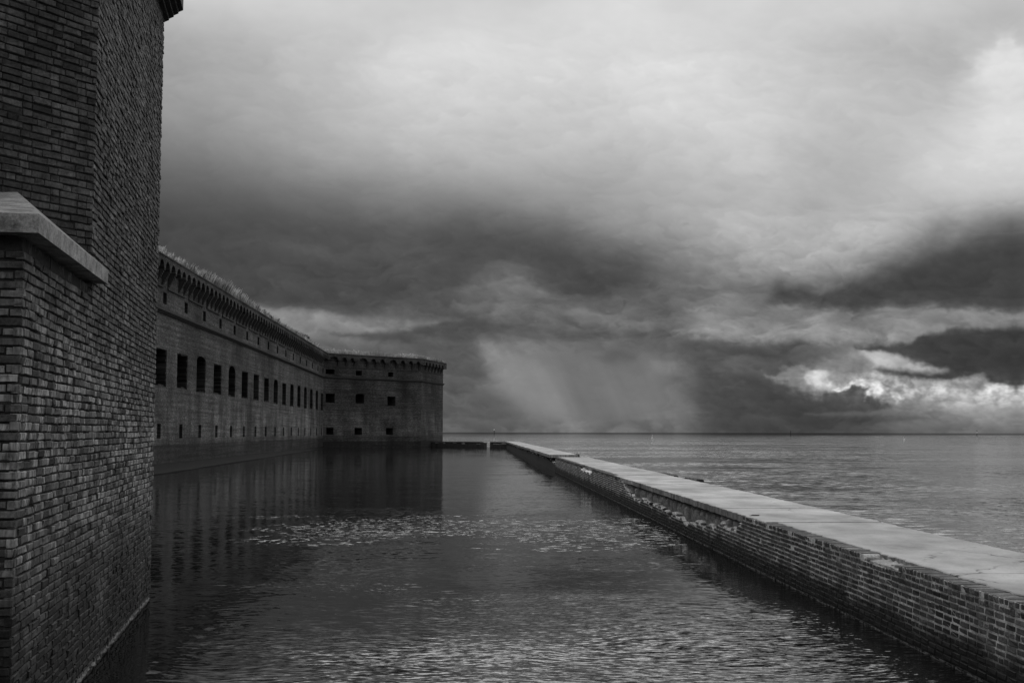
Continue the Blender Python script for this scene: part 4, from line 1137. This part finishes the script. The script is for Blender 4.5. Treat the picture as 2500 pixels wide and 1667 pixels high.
# ================================================================== channel markers and buoys
def marker(px, Z, ybase_unused, hgt, style, label):
    X = (px - 1250) / F_PX * Z
    ro = root('channel_marker', Matrix.Translation((X, Z, 0)), label, 'channel marker', 'channel markers on the horizon')
    n = 8; mb = MB()
    r0 = .36
    mb.prism([(r0 * math.cos(a), r0 * math.sin(a)) for a in [2 * math.pi * i / n for i in range(n)]], -2, hgt)
    child('pile', mb.mesh('pile', 'dark_paint'), ro)
    if style == 'lamp':
        mb = MB(); rings = []
        for k in range(5):
            ph = math.pi * (k / 4 - .5); rr = .95 * max(.15, math.cos(ph)); zz = hgt + .9 + .95 * math.sin(ph)
            rings += [(rr * math.cos(2 * math.pi * i / n), rr * math.sin(2 * math.pi * i / n), zz) for i in range(n)]
        mb.add(rings, [(n * k + i, n * k + (i + 1) % n, n * k + n + (i + 1) % n, n * k + n + i) for k in range(4) for i in range(n)])
        child('lamp_housing', mb.mesh('lamp_housing', 'white_paint'), ro)
    elif style == 'board':
        mb = MB(); mb.add([(-1.0, -.4, hgt - 3.2), (.5, -.4, hgt - 3.2), (.5, -.4, hgt - 1.0), (-1.0, -.4, hgt - 1.0), (-1.0, -.5, hgt - 3.2), (.5, -.5, hgt - 3.2), (.5, -.5, hgt - 1.0), (-1.0, -.5, hgt - 1.0)],
                          [(0, 1, 2, 3), (4, 7, 6, 5), (0, 4, 5, 1), (1, 5, 6, 2), (2, 6, 7, 3), (3, 7, 4, 0)])
        child('board', mb.mesh('board', 'white_paint'), ro)
        mb = MB(); mb.box(-.7, .7, -.5, .5, hgt - .6, hgt - .35); child('platform', mb.mesh('platform', 'dark_paint'), ro)
    else:
        mb = MB(); mb.box(-.45, .45, -.45, .45, hgt - .2, hgt); child('pile_cap', mb.mesh('pile_cap', 'dark_paint'), ro)
marker(1207, 1500, 0, 4.6, 'lamp', 'white topped marker post on the horizon above the gap in the cross wall')
marker(1929, 1300, 0, 4.6, 'bare', 'bare dark marker post standing alone on the horizon')
marker(2382, 1300, 0, 5.4, 'board', 'marker post with a pale board, rightmost on the horizon')
def buoy(X, Y, h, lean, label):
    ro = root('buoy', Matrix.Translation((X, Y, 0)) @ Matrix.Rotation(lean, 4, 'Y'), label, 'buoy', 'white buoys on the sea')
    n = 10
    def lathe(prof):
        mb = MB(); vs = [(r * math.cos(2 * math.pi * i / n), r * math.sin(2 * math.pi * i / n), z) for r, z in prof for i in range(n)]
        mb.add(vs, [(n * k + i, n * k + (i + 1) % n, n * k + n + (i + 1) % n, n * k + n + i) for k in range(len(prof) - 1) for i in range(n)]); return mb
    child('float', lathe([(.05, -.3), (.34, -.1), (.36, .1), (.22, .32), (.14, .4)]).mesh('float', 'white_paint'), ro)
    child('spar', lathe([(.13, .38), (.11, h - .1), (.05, h)]).mesh('spar', 'white_paint'), ro)
buoy(65.1, 553, 1.5, .1, 'small white spar buoy on the sea beyond the stepped slabs')
buoy(140.9, 428, 1.2, -.2, 'small white spar buoy on the sea toward the right edge')
